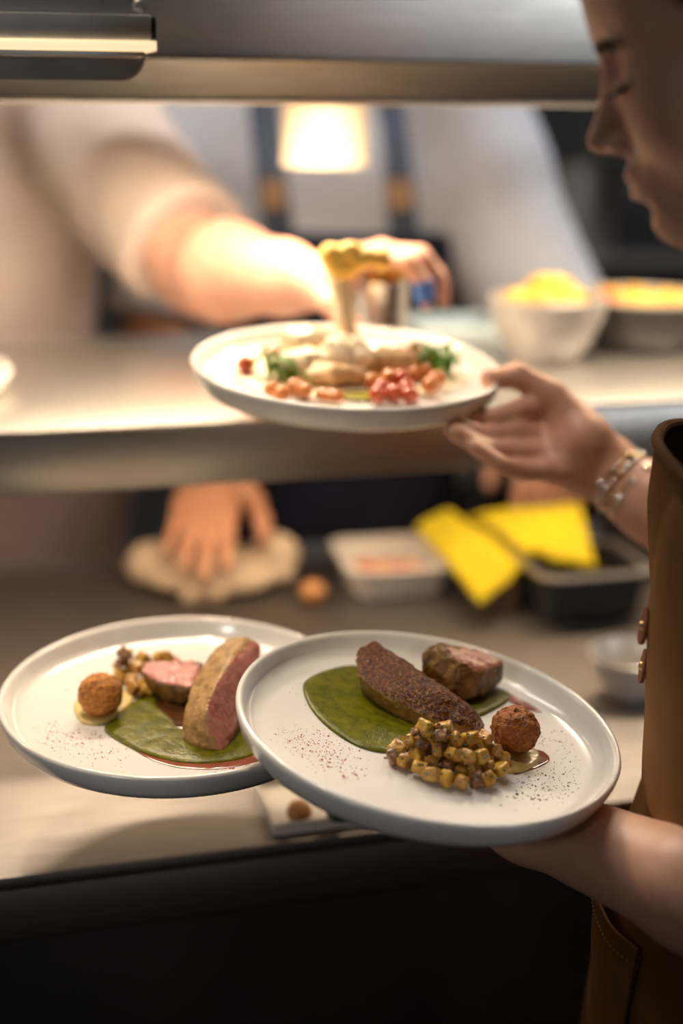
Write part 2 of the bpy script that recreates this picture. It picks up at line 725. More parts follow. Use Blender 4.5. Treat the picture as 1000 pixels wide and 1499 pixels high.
def heater(u, label, on=True):
    MH = mat4(RP, pw(u, .12, 1.66))
    t = thing('strip_heater', label, 'heater', M=MH, group=None)
    mb = MB()
    mb.box((-.22, -.035, -.135), (.22, .035, -.11), .004)
    childl('housing', mb.done('housing', M['steel_dark']), t)
    for x in (-.19, .19):
        mb = MB()
        mb.box((x - .006, -.006, -.111), (x + .006, .006, -.0006))
        childl('hanger', mb.done('hanger', M['steel_dark']), t)
    mb = MB()
    mb.tube([(-.2, 0, -.139), (.2, 0, -.139)], .006, 12)
    childl('heating_tube', mb.done('heating_tube', M['glow']), t)
    return t


M['glow'] = mat('glowing_tube', (1, .8, .5), .5, emit=(1, .68, .36), estr=18)
M['lampglow'] = mat('lamp_glow', (1, .85, .6), .5, emit=(1, .80, .54), estr=2)
M['lampshade'] = mat('cream_lamp_shade', (.85, .72, .5), .5, emit=(1, .78, .54), estr=.24)


def heat_lamp(p, label, power, r=.062):
    t = thing('heat_lamp', label, 'lamp', loc=p)
    mb = MB()
    mb.lathe([(.012, .118), (.03, .115), (.042, .108), (.0455, .095), (.0480, .0), (.0465, 0), (.0440, .093), (.040, .105), (.012, .112)], 48)
    childl('lamp_shade', mb.done('lamp_shade', M['lampshade']), t)
    mb = MB()
    mb.tube([(0, 0, .11), (0, 0, 1.6594 - p[2])], .009, 12)
    childl('stem', mb.done('stem', M['steel_dark']), t)
    mb = MB()
    mb.sphere((0, 0, .045), (.033, .033, .042), 3)
    childl('bulb', mb.done('bulb', M['lampglow']), t)
    l = bpy.data.lights.new('heat_lamp_light', 'SPOT')
    l.energy = power
    l.color = (1, .80, .58)
    l.spot_size = math.radians(125)
    l.spot_blend = .9
    l.shadow_soft_size = .03
    o = bpy.data.objects.new('heat_lamp_light', l)
    COL.objects.link(o)
    o.location = (p[0], p[1], p[2] - .006)
    return t


lp = aty(475, 243, 1.60)
heat_lamp(lp, 'cream heat lamp shade glowing below the upper shelf in front of the second chef', 1.1)
HL = [pw(-.17, .085, 1.46), pw(.48, .12, 1.46)]


def strip_light(u, v, power, length=.3):
    l = bpy.data.lights.new('pass_strip_light', 'AREA')
    l.shape = 'RECTANGLE'
    l.size, l.size_y = length, .03
    l.energy = power
    l.color = (1, .80, .57)
    l.spread = math.radians(150)
    o = bpy.data.objects.new('pass_strip_light', l)
    COL.objects.link(o)
    o.location = pw(u, v, 1.515)
    o.rotation_euler = (0, 0, AZ)


strip_light(-.12, .12, 5.3, .40)
strip_light(.47, .12, 3.6, .40)
strip_light(-.85, .12, 2.2, .40)
for u, lab in ((-.12, 'long strip heater under the upper shelf above the empty steel between plates'), (.47, 'long strip heater under the upper shelf above the food bowls'), (-.85, 'long strip heater under the upper shelf beside the cream shirted chef')):
    heater(u, lab)
# slim warm strip lamp under the lower shelf lighting the counter
t = thing('shelf_lamp', 'slim strip lamp under the lower steel shelf above the counter', 'lamp', M=mat4(RP, pw(.1, .20, SHZ - .0045)))
mb = MB()
mb.box((-.75, -.018, -.020), (.75, .018, -.0005), .003)
childl('housing', mb.done('housing', M['steel_dark']), t)
mb = MB()
mb.box((-.74, -.014, -.0245), (.74, .014, -.0203), .001)
childl('diffuser', mb.done('diffuser', mat('shelf_lamp_glow', (1, .8, .5), .5, emit=(1, .66, .38), estr=3.0)), t)
l = bpy.data.lights.new('shelf_lamp_light', 'AREA')
l.shape = 'RECTANGLE'
l.size, l.size_y = 1.45, .03
l.energy = 3.6
l.color = (1, .74, .50)
o = bpy.data.objects.new('shelf_lamp_light', l)
COL.objects.link(o)
o.location = pw(.1, .20, SHZ - .032)
o.rotation_euler = (0, 0, AZ)



def onv(x, y, v):
    """pass coordinates (u, v, z) of the picture point on the vertical plane at v"""
    p = atplane(x, y, P0 + Vv * v, Vv) - P0
    return np.array([p @ U, v, p[2]])


# grey lamp fixture bolted to the front of the upper shelf
M['diffuser'] = mat('warm_diffuser', (.9, .75, .5), .4, emit=(1, .76, .45), estr=1.0)
e = onv(222, 40, -.13)
ue = e[0]
fx = thing('light_fixture', 'grey metal light fixture with a lit cream strip on the front of the upper shelf', 'lamp', M=MP)
z = [onv(150, yy, -.13)[2] for yy in (0, 20, 58, 80, 118)]
pbox('bracket', fx, M['fixture'], ((-1.2, -.115, z[1] + .0005), (ue - .008, -.012, z[1] + .075)), ((-1.2, -.03, z[1] - .012), (ue - .05, -.0006, z[1])), bev=.002)
pbox('housing', fx, M['fixture'], ((-1.2, -.13, z[2]), (ue, -.03, z[1])), bev=.0015)
pbox('end_cap', fx, M['trouser'], ((ue + .0002, -.128, z[2] + .001), (ue + .004, -.032, z[1] - .001)))
pbox('diffuser_strip', fx, M['diffuser'], ((-1.2, -.134, z[3] + .003), (ue + .003, -.036, z[2] - .0004)), bev=.001)
pbox('trim_strip', fx, M['steel'], ((-1.2, -.135, z[3] - .0015), (ue - .006, -.0355, z[3] + .0026)), bev=.0008)
ol = [(-1.2, z[3] - .0018), (ue - .004, z[3] - .0018)]
rr = .019
for k in range(9):
    a = k / 8 * math.pi / 2
    ol.append((ue - .004 - rr + rr * math.cos(a), z[4] + rr - rr * math.sin(a)))
ol.append((-1.2, z[4]))
mb = MB()
f1 = [mb.bm.verts.new((a, -.12, b)) for a, b in ol]
f2 = [mb.bm.verts.new((a, -.112, b)) for a, b in ol]
mb.bm.faces.new(f1)
mb.bm.faces.new(f2[::-1])
for i in range(len(ol)):
    j = (i + 1) % len(ol)
    mb.bm.faces.new((f1[i], f1[j], f2[j], f2[i]))
childl('lower_plate', mb.done('lower_plate', M['fixture']), fx)
s = onv(203, 9, -.116)
mb = MB()
mb.lathe([(0, .004), (.003, .0035), (.005, .002), (.0055, 0), (0, 0)], 16, R=np.stack([[1, 0, 0], [0, 0, 1], [0, -1, 0]], 1).astype(float), o=(s[0], -.115, s[2]))
childl('screw', mb.done('screw', M['steel']), fx)

# ------------------------------------------------------------------ the plates
PR = .135
PROF = [(0, .002), (.100, .002), (.103, 0), (.116, 0), (.120, .0006), (.1265, .004), (.1315, .010), (.1345, .019), (.1350, .0225), (.1342, .0242), (.1325, .0247),
        (.1308, .0240), (.1296, .0215), (.1278, .0150), (.1245, .0104), (.1200, .0083), (.113, .0076), (0, .0075)]
plate_me = MB().lathe(PROF, 128).done('plate', M['ceramic'], True, 75)
PL = {}


def plate(k, c, nx, ny, label, group=None):
    n = nrm([nx, ny, 1])
    R = frame_of(n)
    o = np.asarray(c, float) - n * .0245
    ob = link('dinner_plate', plate_me, None, mat4(R, o))
    tag(ob, label, 'plate', 'white rimmed dinner plates')
    PL[k] = (R, o)
    return ob


plate(1, (.0623, .9077, 1.0619), .1449, -.0643, 'white rimmed plate with dark crusted meat, foremost on the waiter forearm')
plate(2, (-.1224, .9986, 1.0417), .0007, -.0525, 'white rimmed plate with sliced pink meat tucked under the other plate')
plate(3, (.0036, 1.2207, 1.2521), .0427, -.0831, 'white rimmed plate of creamy food pinched between thumb and fingers')
plate(4, pw(-.428, .18, SHZ + .0247), 0, 0, 'white rimmed plate resting on the steel shelf, cut off at the edge')


def onp(k, x, y, h=0.0):
    """plate coordinates of the picture point, h above the plate floor"""
    R, o = PL[k]
    n = R[:, 2]
    p = atplane(x, y, o + n * (.0075 + h), n)
    return R.T @ (p - o)


def PM(k):
    return mat4(*PL[k])


def wl(k, p):
    R, o = PL[k]
    return R @ np.asarray(p, float) + o


# -- sauces
def smooth_loop(P, n=96):
    P = np.asarray(P, float)
    m = len(P)
    out = []
    for i in range(n):
        t = i / n * m
        a = int(t)
        f = t - a
        p0, p1, p2, p3 = P[(a - 1) % m], P[a % m], P[(a + 1) % m], P[(a + 2) % m]
        out.append(.5 * ((2 * p1) + (-p0 + p2) * f + (2 * p0 - 5 * p1 + 4 * p2 - p3) * f * f + (-p0 + 3 * p1 - 3 * p2 + p3) * f ** 3))
    return np.array(out)


def puddle(name, k, px, h, m, label, cat='sauce', ctr=None, lift=0.0, rough=.25, group=None, seed=1):
    loop = np.array([onp(k, x, y)[:2] for x, y in px])
    L = smooth_loop(loop)
    rl = np.linalg.norm(L, axis=1)
    L = L * np.minimum(1, .1115 / np.maximum(rl, 1e-6))[:, None]
    c = L.mean(0) if ctr is None else onp(k, *ctr)[:2]
    rings = [(1.0, 0), (.992, .35), (.97, .66), (.93, .86), (.86, 1.0), (.72, 1.0), (.58, 1.0), (.44, 1.0), (.3, 1.0), (.16, 1.0)]
    V, F = [], []
    n = len(L)
    z0 = .0075 + .0003 + lift
    for (s, hh) in rings:
        q = c + (L - c) * s
        nz = fbm(np.column_stack([q * 160, np.full(n, seed * 3.1)]), 3, seed)
        zz = z0 + h * hh * (1 + rough * nz)
        V += [(a, b, d) for (a, b), d in zip(q, zz)]
    V.append((c[0], c[1], z0 + h))
    for r in range(len(rings) - 1):
        for i in range(n):
            j = (i + 1) % n
            F.append((r * n + i, r * n + j, (r + 1) * n + j, (r + 1) * n + i))
    b = (len(rings) - 1) * n
    for i in range(n):
        F.append((b + i, b + (i + 1) % n, len(V) - 1))
    F.append(tuple(range(n))[::-1])
    o = link(name, mk_mesh(name, V, F, m), None, PM(k))
    tag(o, label, cat, group)
    return o


M['green'] = mat('green_herb_sauce', (.080, .082, .002), .25, 0, col2=(.150, .142, .004), scale=130, bump=.4, bscale=420, spec=.24, bdist=.0012)
M['cream'] = mat('yellow_cream', (.66, .52, .20), .3, 0, col2=(.60, .46, .16), scale=90, bump=.1, bscale=300, sss=.2, sssr=(1, .7, .3), coat=.2)
M['jus'] = mat('red_jus', (.20, .035, .015), .08, 0, col2=(.30, .09, .05), scale=60, coat=.5)
M['jus_brown'] = mat('brown_jus', (.055, .018, .005), .08, 0, col2=(.085, .03, .008), scale=60, coat=.5)

puddle('herb_sauce', 1, [(443, 1008), (452, 994), (480, 982), (515, 976), (560, 985), (640, 990), (700, 1000), (738, 1008), (746, 1024), (720, 1042), (690, 1056), (640, 1085), (600, 1100), (560, 1103), (520, 1092), (480, 1066), (453, 1036)],
       .0022, M['green'], 'dark green herb sauce pool under the dark crusted meat', lift=.0004, seed=3, rough=.15)
puddle('meat_jus', 1, [(742, 1010), (765, 1008), (790, 1018), (804, 1034), (798, 1043), (775, 1040), (750, 1030), (736, 1020)], .0007, M['jus'], 'small red brown jus pool beyond the crusted meat')
puddle('cream_dollop', 1, [(722, 1112), (735, 1098), (760, 1092), (782, 1098), (790, 1112), (778, 1126), (755, 1133), (732, 1128)], .0028, M['cream'], 'yellow cream dollop under the dark croquette')
puddle('meat_jus', 1, [(776, 1100), (794, 1100), (805, 1112), (792, 1122), (770, 1130), (752, 1134), (762, 1120)], .0006, M['jus'], 'shiny red jus drop beside the dark croquette', lift=-.00005)
puddle('meat_jus', 2, [(170, 1072), (205, 1104), (250, 1122), (300, 1127), (350, 1122), (392, 1108), (400, 1085), (340, 1060), (240, 1050)], .0004, M['jus'], 'pink jus rim showing along the green sauce under the sliced meat', seed=5)
puddle('herb_sauce', 2, [(153, 1070), (168, 1052), (195, 1030), (225, 1015), (270, 1010), (330, 1030), (380, 1060), (392, 1090), (372, 1106), (340, 1115), (300, 1119), (260, 1117), (215, 1106), (180, 1090)],
       .0022, M['green'], 'green herb sauce pool under the sliced pink meat', lift=.0003, seed=8)
puddle('cream_dollop', 2, [(108, 1040), (112, 1028), (130, 1022), (165, 1014), (188, 1014), (196, 1024), (190, 1036), (165, 1056), (140, 1063), (118, 1058)], .003, M['cream'], 'pale yellow cream dollop under the golden croquette', lift=.0003)
puddle('meat_jus', 2, [(232, 1024), (262, 1030), (282, 1048), (278, 1066), (262, 1072), (250, 1058), (228, 1036)], .0006, M['jus_brown'], 'dark glossy jus puddle between the two pink slices', lift=.0026)


# -- meat
def hull_planes(P):
    bm = bmesh.new()
    for p in P:
        bm.verts.new(p)
    r = bmesh.ops.convex_hull(bm, input=bm.verts[:])
    bmesh.ops.recalc_face_normals(bm, faces=bm.faces[:])
    out = []
    for f in bm.faces:
        n = np.array(f.normal)
        out.append((n, float(n @ np.array(f.verts[0].co))))
    bm.free()
    return out


def hull_field(F, P, k=.006, shrink=0.0, kadd=.004):
    pl = hull_planes(P)
    P = np.asarray(P, float)

    def f(Q):
        d = np.full(len(Q), -1e3)
        first = True
        for n, c in pl:
            v = Q @ n - c - shrink
            if first:
                d = v
                first = False
            else:
                h = np.clip(.5 - .5 * (v - d) / k, 0, 1)
                d = v * (1 - h) + d * h + k * h * (1 - h)
        return d
    F.custom(f, P.mean(0), np.linalg.norm(P - P.mean(0), axis=1).max(), kadd)
    return pl


def meat(k, pts, cutn, label, mcrust, mpink, h=.0009, seed=0, thr=.72, rk=.006, rough=.0016, fr=170, grow=.0015, dmax=.0035):
    """pts: (x, y, height, or local triples); the cut faces are those looking along cutn"""
    P = np.array([onp(k, x, y, hh) for x, y, hh in pts])
    P[:, 2] = np.maximum(P[:, 2], .0078)
    F = Field()
    pl = hull_field(F, P, rk, grow)
    cn = nrm(cutn)
    best = max(pl, key=lambda q: q[0] @ cn)

    def disp(Q):
        return rough * fbm(Q * fr, 3, seed) + rough * .35 * fbm(Q * fr * np.array([1.0, 4, 4]), 2, seed + 5)
    F.disp = disp
    lo, hi = P.min(0) - .006, P.max(0) + .006
    V, Q = F.mesh(lo, hi, h)
    V[:, 2] = np.maximum(V[:, 2], .0082)
    a, b, c, d = (V[Q[:, i]] for i in range(4))
    fn = np.cross(c - a, d - b)
    fn /= np.linalg.norm(fn, axis=1)[:, None] + 1e-12
    cen = (a + b + c + d) / 4
    wob = .0012 * fbm(cen * 260, 2, seed + 9)
    dist = cen @ best[0] - best[1]
    pink = (fn @ cn > thr - .25) & (dist > -dmax + wob)
    t = thing('meat_slice', label, 'meat', M=PM(k))
    for nm, msk, mm in (('seared_crust', ~pink, mcrust), ('pink_flesh', pink, mpink)):
        q = Q[msk]
        u, inv = np.unique(q, return_inverse=True)
        childl(nm, mk_mesh(nm, V[u], inv.reshape(q.shape), mm), t)
    return t, F


M['crust_dark'] = mat('dark_glazed_crust', (.075, .017, .003), .27, 0, col2=(.38, .14, .022), scale=420, detail=6, bump=.9, bscale=800, ramp=(.48, .80), bdist=.0014, spec=.30)
M['meat_side'] = mat('roasted_meat_side', (.24, .125, .026), .38, 0, col2=(.105, .045, .009), scale=90, detail=6, bump=.6, bscale=500, spec=.4, bdist=.0012, stretch=(1, 1, .35))
M['meat_edge'] = mat('olive_meat_edge', (.34, .20, .045), .36, 0, col2=(.20, .105, .018), scale=120, detail=6, bump=.6, bscale=500, spec=.45, bdist=.0012)
M['crust_tan'] = mat('tan_roasted_crust', (.46, .27, .105), .40, 0, col2=(.22, .105, .028), scale=110, detail=7, bump=.45, bscale=420, spec=.4, ramp=(.42, .74), bdist=.0014)
M['pink'] = mat('pink_roast_flesh', (.47, .13, .115), .34, 0, col2=(.56, .245, .20), scale=70, detail=6, bump=.5, bscale=340, sss=.25, coat=.25, stretch=(1, 3.5, 1), bdist=.001)
M['pink_pale'] = mat('pale_roast_flesh', (.42, .17, .12), .34, 0, col2=(.52, .27, .19), scale=70, detail=6, bump=.5, bscale=340, sss=.25, coat=.25, stretch=(1, 3.5, 1), bdist=.001)

# plate 1: long crusted piece; the dark glazed crust is its cut-like upper face
meat(1, [(530, 1012, .0), (556, 1036, .0), (600, 1062, .0), (650, 1082, .0), (694, 1082, .0), (712, 1066, 0), (690, 1046, 0), (645, 1030, 0), (596, 1000, 0), (550, 985, 0),
         (521, 956, .027), (530, 944, .031), (549, 938, .0335), (570, 950, .0335), (606, 982, .031), (641, 1013, .027), (690, 1033, .020), (703, 1050, .014),
         (692, 1066, .011), (638, 1056, .0125), (606, 1038, .0145), (554, 1013, .0175), (524, 988, .020)],
     (.10, -.30, .95), 'long dark glazed crusted meat piece lying on the green sauce', M['meat_edge'], M['crust_dark'], seed=2, thr=.93, rk=.0016, rough=.0014, fr=280, grow=.0003, dmax=9)
meat(1, [(640, 1014, .004), (668, 1030, .004), (694, 1030, .004), (722, 1014, .004), (735, 1000, .004), (690, 985, .003), (640, 985, .003),
         (616, 985, .014), (613, 968, .024), (620, 945, .032), (630, 938, .036), (645, 944, .038), (660, 951, .038), (720, 953, .031), (739, 968, .027), (730, 985, .018),
         (708, 979, .030), (679, 966, .035)],
     (.35, -.25, .9), 'round brown meat piece with a pink top leaning behind the dark crusted one', M['meat_side'], M['pink_pale'], seed=12, rough=.0017)
# plate 2
meat(2, [(266, 1088, 0), (292, 1101, 0), (330, 1103, 0), (353, 1062, 0), (372, 1030, 0), (355, 1012, 0), (300, 1030, 0), (272, 1060, 0),
         (338, 932, .049), (357, 930, .051), (383, 942, .046), (313, 950, .044), (288, 985, .034), (272, 1031, .022), (332, 972, .048), (311, 1012, .040), (299, 1050, .028), (294, 1075, .014), (350, 1040, .012), (362, 985, .032)],
     (.93, -.32, .18), 'tall pink meat slice with a tan roasted crust standing on the green sauce', M['crust_tan'], M['pink'], seed=21, thr=.75, rk=.0032, rough=.0011, grow=.0008)
meat(2, [(218, 1014, .002), (240, 1030, .002), (270, 1036, .002), (300, 1020, .002), (305, 1000, .002), (240, 1000, .002), (206, 990, .014),
         (202, 972, .021), (214, 963, .022), (300, 965, .023), (292, 985, .023), (283, 1004, .023), (240, 997, .022), (208, 986, .021)],
     (.0, -.25, .95), 'small pink meat slice lying behind the tall slice with a brown underside', M['meat_side'], M['pink'], seed=31, thr=.8, rough=.0014)


# -- croquettes
M['crumb'] = mat('golden_breadcrumb', (.68, .27, .040), .62, 0, col2=(.34, .105, .015), scale=300, detail=6, bump=1.0, bscale=800, bdist=.0016)
M['crumb_dark'] = mat('deep_brown_breadcrumb', (.48, .15, .014), .55, 0, col2=(.20, .052, .006), scale=300, detail=6, bump=1.0, bscale=800, bdist=.0016)


def lump(name, k, c, r, label, m, cat, seed, rough=.0012, fr=420, h=.0011, group=None, sq=(1, 1, .95), M4=None, extra=None):
    F = Field()
    r = np.asarray(sq) * r
    F.ell((0, 0, 0), r)
    F.disp = lambda Q: rough * fbm(Q * fr + seed * 7.7, 3, seed) + (extra(Q) if extra else 0)
    b = r.max() + 3 * rough
    V, Q = F.mesh((-b, -b, -b), (b, b, b), h, n=10)
    o = link(name, mk_mesh(name, V, Q, m), None, M4 if M4 is not None else PM(k) @ Matrix.Translation(Vector(c)))
    if label:
        tag(o, label, cat, group)
    return o


def place_lump(k, px, py, r):
    p = onp(k, px, py, r)
    return (p[0], p[1], .0075 + r + .001)


lump('croquette', 1, place_lump(1, 754, 1070, .0165), .0168, 'deep brown breaded croquette on the foremost plate', M['crumb_dark'], 'croquette', 4, .0024, 300, .0009)
lump('croquette', 2, place_lump(2, 147, 1018, .0163), .0168, 'golden breaded croquette on the plate tucked behind', M['crumb'], 'croquette', 9, .0015, 380, .0009)

# -- diced golden vegetable heaps
M['dice'] = mat('golden_roast_dice', (.56, .32, .045), .30, 0, col2=(.34, .14, .020), scale=120, detail=5, bump=.4, bscale=500, sss=.2, sssr=(1, .6, .2), coat=.25, ramp=(.38, .7))
M['dice_yellow'] = mat('yellow_roast_dice', (.68, .43, .05), .28, 0, col2=(.44, .22, .035), scale=110, detail=5, bump=.3, bscale=500, sss=.2, sssr=(1, .6, .2), coat=.25)
M['dice_brown'] = mat('brown_roast_dice', (.27, .115, .028), .34, 0, col2=(.13, .05, .015), scale=120, detail=5, bump=.5, bscale=500, coat=.25)
M['char'] = mat('charred_herb_fleck', (.022, .018, .008), .5, 0, col2=(.03, .03, .012), scale=300)


def dice_mesh(seed, m, s=.0105):
    rg = np.random.default_rng(seed)
    bm = bmesh.new()
    bmesh.ops.create_cube(bm, size=1)
    bmesh.ops.subdivide_edges(bm, edges=bm.edges[:], cuts=2, use_grid_fill=True)
    d = s * rg.uniform(.72, 1.1, 3)
    co = np.array([v.co for v in bm.verts])
    n = co / (np.linalg.norm(co, axis=1)[:, None])
    q = (co * .60 + n * .5 * .44) * d + (.0017 * np.stack([fbm(co * 2.4 + seed * 3 + 9 * i, 2, seed + i) for i in range(3)], 1))
    for v, c in zip(bm.verts, q):
        v.co = c
    bmesh.ops.subdivide_edges(bm, edges=bm.edges[:], cuts=1, smooth=.6, use_grid_fill=True)
    me = bpy.data.meshes.new('diced_vegetable')
    for f in bm.faces:
        f.smooth = True
    bm.to_mesh(me)
    bm.free()
    me.materials.append(m)
    return me


DICE = [dice_mesh(50 + i, [M['dice'], M['dice_yellow'], M['dice'], M['dice_brown'], M['dice'], M['dice_yellow']][i % 6]) for i in range(12)]


def dice_at(k, p, me, label, group, seed, sc=1.0):
    rg = random.Random(seed)
    E = Matrix.Rotation(rg.uniform(0, 6.28), 4, 'Z') @ Matrix.Rotation(rg.uniform(-1.2, 1.2), 4, 'X') @ Matrix.Rotation(rg.uniform(-1.2, 1.2), 4, 'Y') @ Matrix.Diagonal((rg.uniform(.75, 1.15), rg.uniform(.75, 1.1), rg.uniform(.75, 1.1), 1))
    o = link('diced_vegetable', me, None, PM(k) @ Matrix.Translation(Vector(p)) @ E @ Matrix.Scale(sc, 4))
    tag(o, label, 'vegetable', group)
    return o


def heap(k, spots, label, group, seed, sc=1.0):
    """spots: (px, py, h) picture points of each piece and its height"""
    for i, (x, y, h) in enumerate(spots):
        rj = random.Random(seed * 31 + i)
        p = onp(k, x + rj.uniform(-4, 4), y + rj.uniform(-3, 3), h + rj.uniform(-.0005, .0018))
        dice_at(k, p, DICE[(i * 5 + seed) % 12], label, group, seed * 100 + i, sc)


H1 = [  # lowest layer, front to back
    (573, 1108, .0055), (592, 1117, .0055), (612, 1124, .0055), (633, 1131, .0055), (655, 1138, .0055), (677, 1143, .0055), (699, 1143, .0055), (718, 1140, .0055), (732, 1128, .0055),
    (584, 1096, .0055), (606, 1108, .0055), (628, 1114, .0055), (650, 1121, .0055), (674, 1127, .0055), (697, 1129, .0055), (718, 1122, .0055), (736, 1112, .0055),
    (604, 1090, .0055), (626, 1097, .0055), (650, 1104, .0055), (675, 1110, .0055), (700, 1110, .0055), (722, 1104, .0055),
    # second layer
    (597, 1084, .014), (617, 1092, .014), (640, 1099, .014), (661, 1107, .014), (684, 1110, .014), (706, 1108, .014), (724, 1098, .013),
    (612, 1078, .014), (636, 1084, .014), (660, 1090, .014), (684, 1093, .014), (708, 1090, .014),
    # top
    (624, 1072, .022), (645, 1077, .022), (668, 1084, .021), (690, 1080, .021), (650, 1066, .024), (622, 1063, .026), (711, 1081, .019)]
heap(1, H1, 'golden roasted dice in the vegetable heap on the foremost plate', 'golden dice on the foremost plate', 3)
H2 = [(176, 990, .0055), (194, 1000, .0055), (212, 1004, .0055), (170, 978, .0055), (192, 984, .0055), (212, 986, .0055), (228, 985, .0055), (245, 975, .0055), (236, 968, .0055), (255, 968, .0055),
      (180, 968, .014), (198, 975, .014), (188, 960, .014), (208, 966, .013), (232, 963, .012), (246, 962, .013), (181, 956, .021), (198, 1005, .0055), (216, 1012, .0055)]
heap(2, H2, 'golden roasted dice in the vegetable heap behind the golden croquette', 'golden dice on the plate behind', 7)
# the small charred flecks in the front heap: one loose thing
mb = MB()
rg = random.Random(4)
for x, y, h in [q for q in H1 if q[2] > .01] + [q for q in H1[:9]]:
    for _ in range(3):
        p = onp(1, x + rg.uniform(-9, 9), y + rg.uniform(-9, 2), h + .0052)
        mb.sphere(p, (rg.uniform(.0007, .0016), rg.uniform(.0007, .0014), rg.uniform(.0004, .0009)), 1)
o = link('herb_flecks', mb.done('herb_flecks', M['char']), None, PM(1))
tag(o, 'dark charred herb flecks over the golden dice on the foremost plate', 'herbs', kind='stuff')

# -- sumac specks: stuff
M['sumac'] = mat('red_sumac', (.60, .075, .065), .9, 0, col2=(.40, .045, .04), scale=900)
M['pepper'] = mat('dark_spice', (.10, .036, .024), .85, 0, col2=(.06, .022, .016), scale=900)


def specks(k, clusters, m, label, seed):
    rg = random.Random(seed)
    V, F = [], []
    for (cx, cy, sx, sy, n, s0, s1) in clusters:
        for _ in range(int(n * 1.1)):
            x, y = rg.gauss(cx, sx), rg.gauss(cy, sy)
            p = onp(k, x, y)
            if math.hypot(p[0], p[1]) > .112:
                continue
            s = rg.uniform(s0, s1) * .72 * (1.0 if rg.random() < .85 else 1.9)
            a = rg.uniform(0, 3.14)
            b = len(V)
            e = rg.uniform(.5, 1)
            for ang, rad in ((0, s), (1.57, s * e), (3.14, s), (4.71, s * e)):
                V.append((p[0] + rad * math.cos(ang + a), p[1] + rad * math.sin(ang + a), .0078))
            V.append((p[0], p[1], .0078 + s * .6))
            F += [(b, b + 1, b + 4), (b + 1, b + 2, b + 4), (b + 2, b + 3, b + 4), (b + 3, b, b + 4), (b + 3, b + 2, b + 1, b)]
    o = link('spice_sprinkle', mk_mesh('spice_sprinkle', V, F, m, False), None, PM(k))
    tag(o, label, 'spice', kind='stuff')


specks(1, [(455, 1088, 28, 10, 130, .0003, .0008), (490, 1112, 20, 10, 110, .0003, .0009), (430, 1075, 14, 10, 40, .0003, .0007), (515, 1132, 14, 7, 25, .0004, .0011)], M['sumac'], 'red sumac sprinkle at the near edge of the foremost plate', 1)
specks(1, [(820, 1110, 38, 34, 240, .0003, .0007), (800, 1150, 26, 12, 120, .0003, .0008), (850, 1060, 22, 18, 60, .0003, .0006), (780, 1168, 20, 5, 24, .0004, .0011), (440, 990, 16, 22, 22, .0003, .0007)], M['pepper'], 'dark spice sprinkle on the bare side of the foremost plate', 2)
specks(2, [(110, 1085, 40, 12, 170, .0003, .0008), (80, 1070, 20, 10, 60, .0003, .0008), (150, 1105, 25, 7, 50, .0003, .0007), (80, 985, 18, 16, 60, .0003, .0008), (86, 990, 5, 5, 25, .0003, .0007), (130, 965, 22, 8, 50, .0003, .0007), (340, 1122, 30, 5, 90, .0003, .0009), (375, 1113, 18, 5, 60, .0003, .0009)], M['sumac'], 'red sumac sprinkle on the plate with the golden croquette', 3)

# -- plate 3: creamy food, tomatoes and herbs
M['white_food'] = mat('creamy_white_food', (.86, .75, .56), .4, 0, col2=(.78, .63, .42), scale=40, bump=.3, bscale=200, sss=.2, sssr=(1, .8, .5), coat=.15)
M['tan_food'] = mat('seared_pale_fish', (.70, .50, .27), .42, 0, col2=(.56, .33, .14), scale=50, bump=.4, bscale=200, coat=.1)
M['tomato'] = mat('roast_tomato', (.54, .085, .014), .18, 0, col2=(.40, .045, .008), scale=40, coat=.4, bump=.1, bscale=120)
M['tomato_o'] = mat('orange_roast_tomato', (.62, .26, .04), .2, 0, col2=(.5, .14, .025), scale=40, coat=.4, bump=.1, bscale=120)
M['herb'] = mat('fresh_herb_leaf', (.09, .22, .015), .4, 0, col2=(.14, .28, .03), scale=120)
M['oil'] = mat('green_oil', (.34, .33, .03), .08, 0, col2=(.28, .27, .02), scale=60, coat=.5)
M['goldcrisp'] = mat('golden_crisp', (.92, .62, .11), .5, 0, col2=(.80, .42, .05), scale=120, bump=.6, bscale=300, bdist=.002)

puddle('cream_sauce', 3, [(340, 540), (360, 520), (420, 503), (500, 498), (580, 502), (650, 520), (690, 545), (680, 565), (630, 580), (560, 586), (480, 587), (400, 580), (350, 562)], .002, M['white_food'], 'pale creamy sauce spread across the plate held up at the shelf', lift=.0009)
puddle('herb_oil', 3, [(490, 583), (510, 578), (550, 578), (572, 582), (560, 588), (520, 589)], .0008, M['oil'], 'green oil streak at the near rim of the creamy plate', lift=.0022)


def food(name, k, px, py, r, sq, m, label, cat, seed, group=None, rough=.0055, fr=85, lift=.0, h=.0022):
    rz = r * sq[2]
    p = onp(k, px, py, rz + lift)
    c = (p[0], p[1], .0075 + .002 + rz * .92 + lift)
    return lump(name, k, c, r, label, m, cat, seed, rough, fr, h, group, sq)


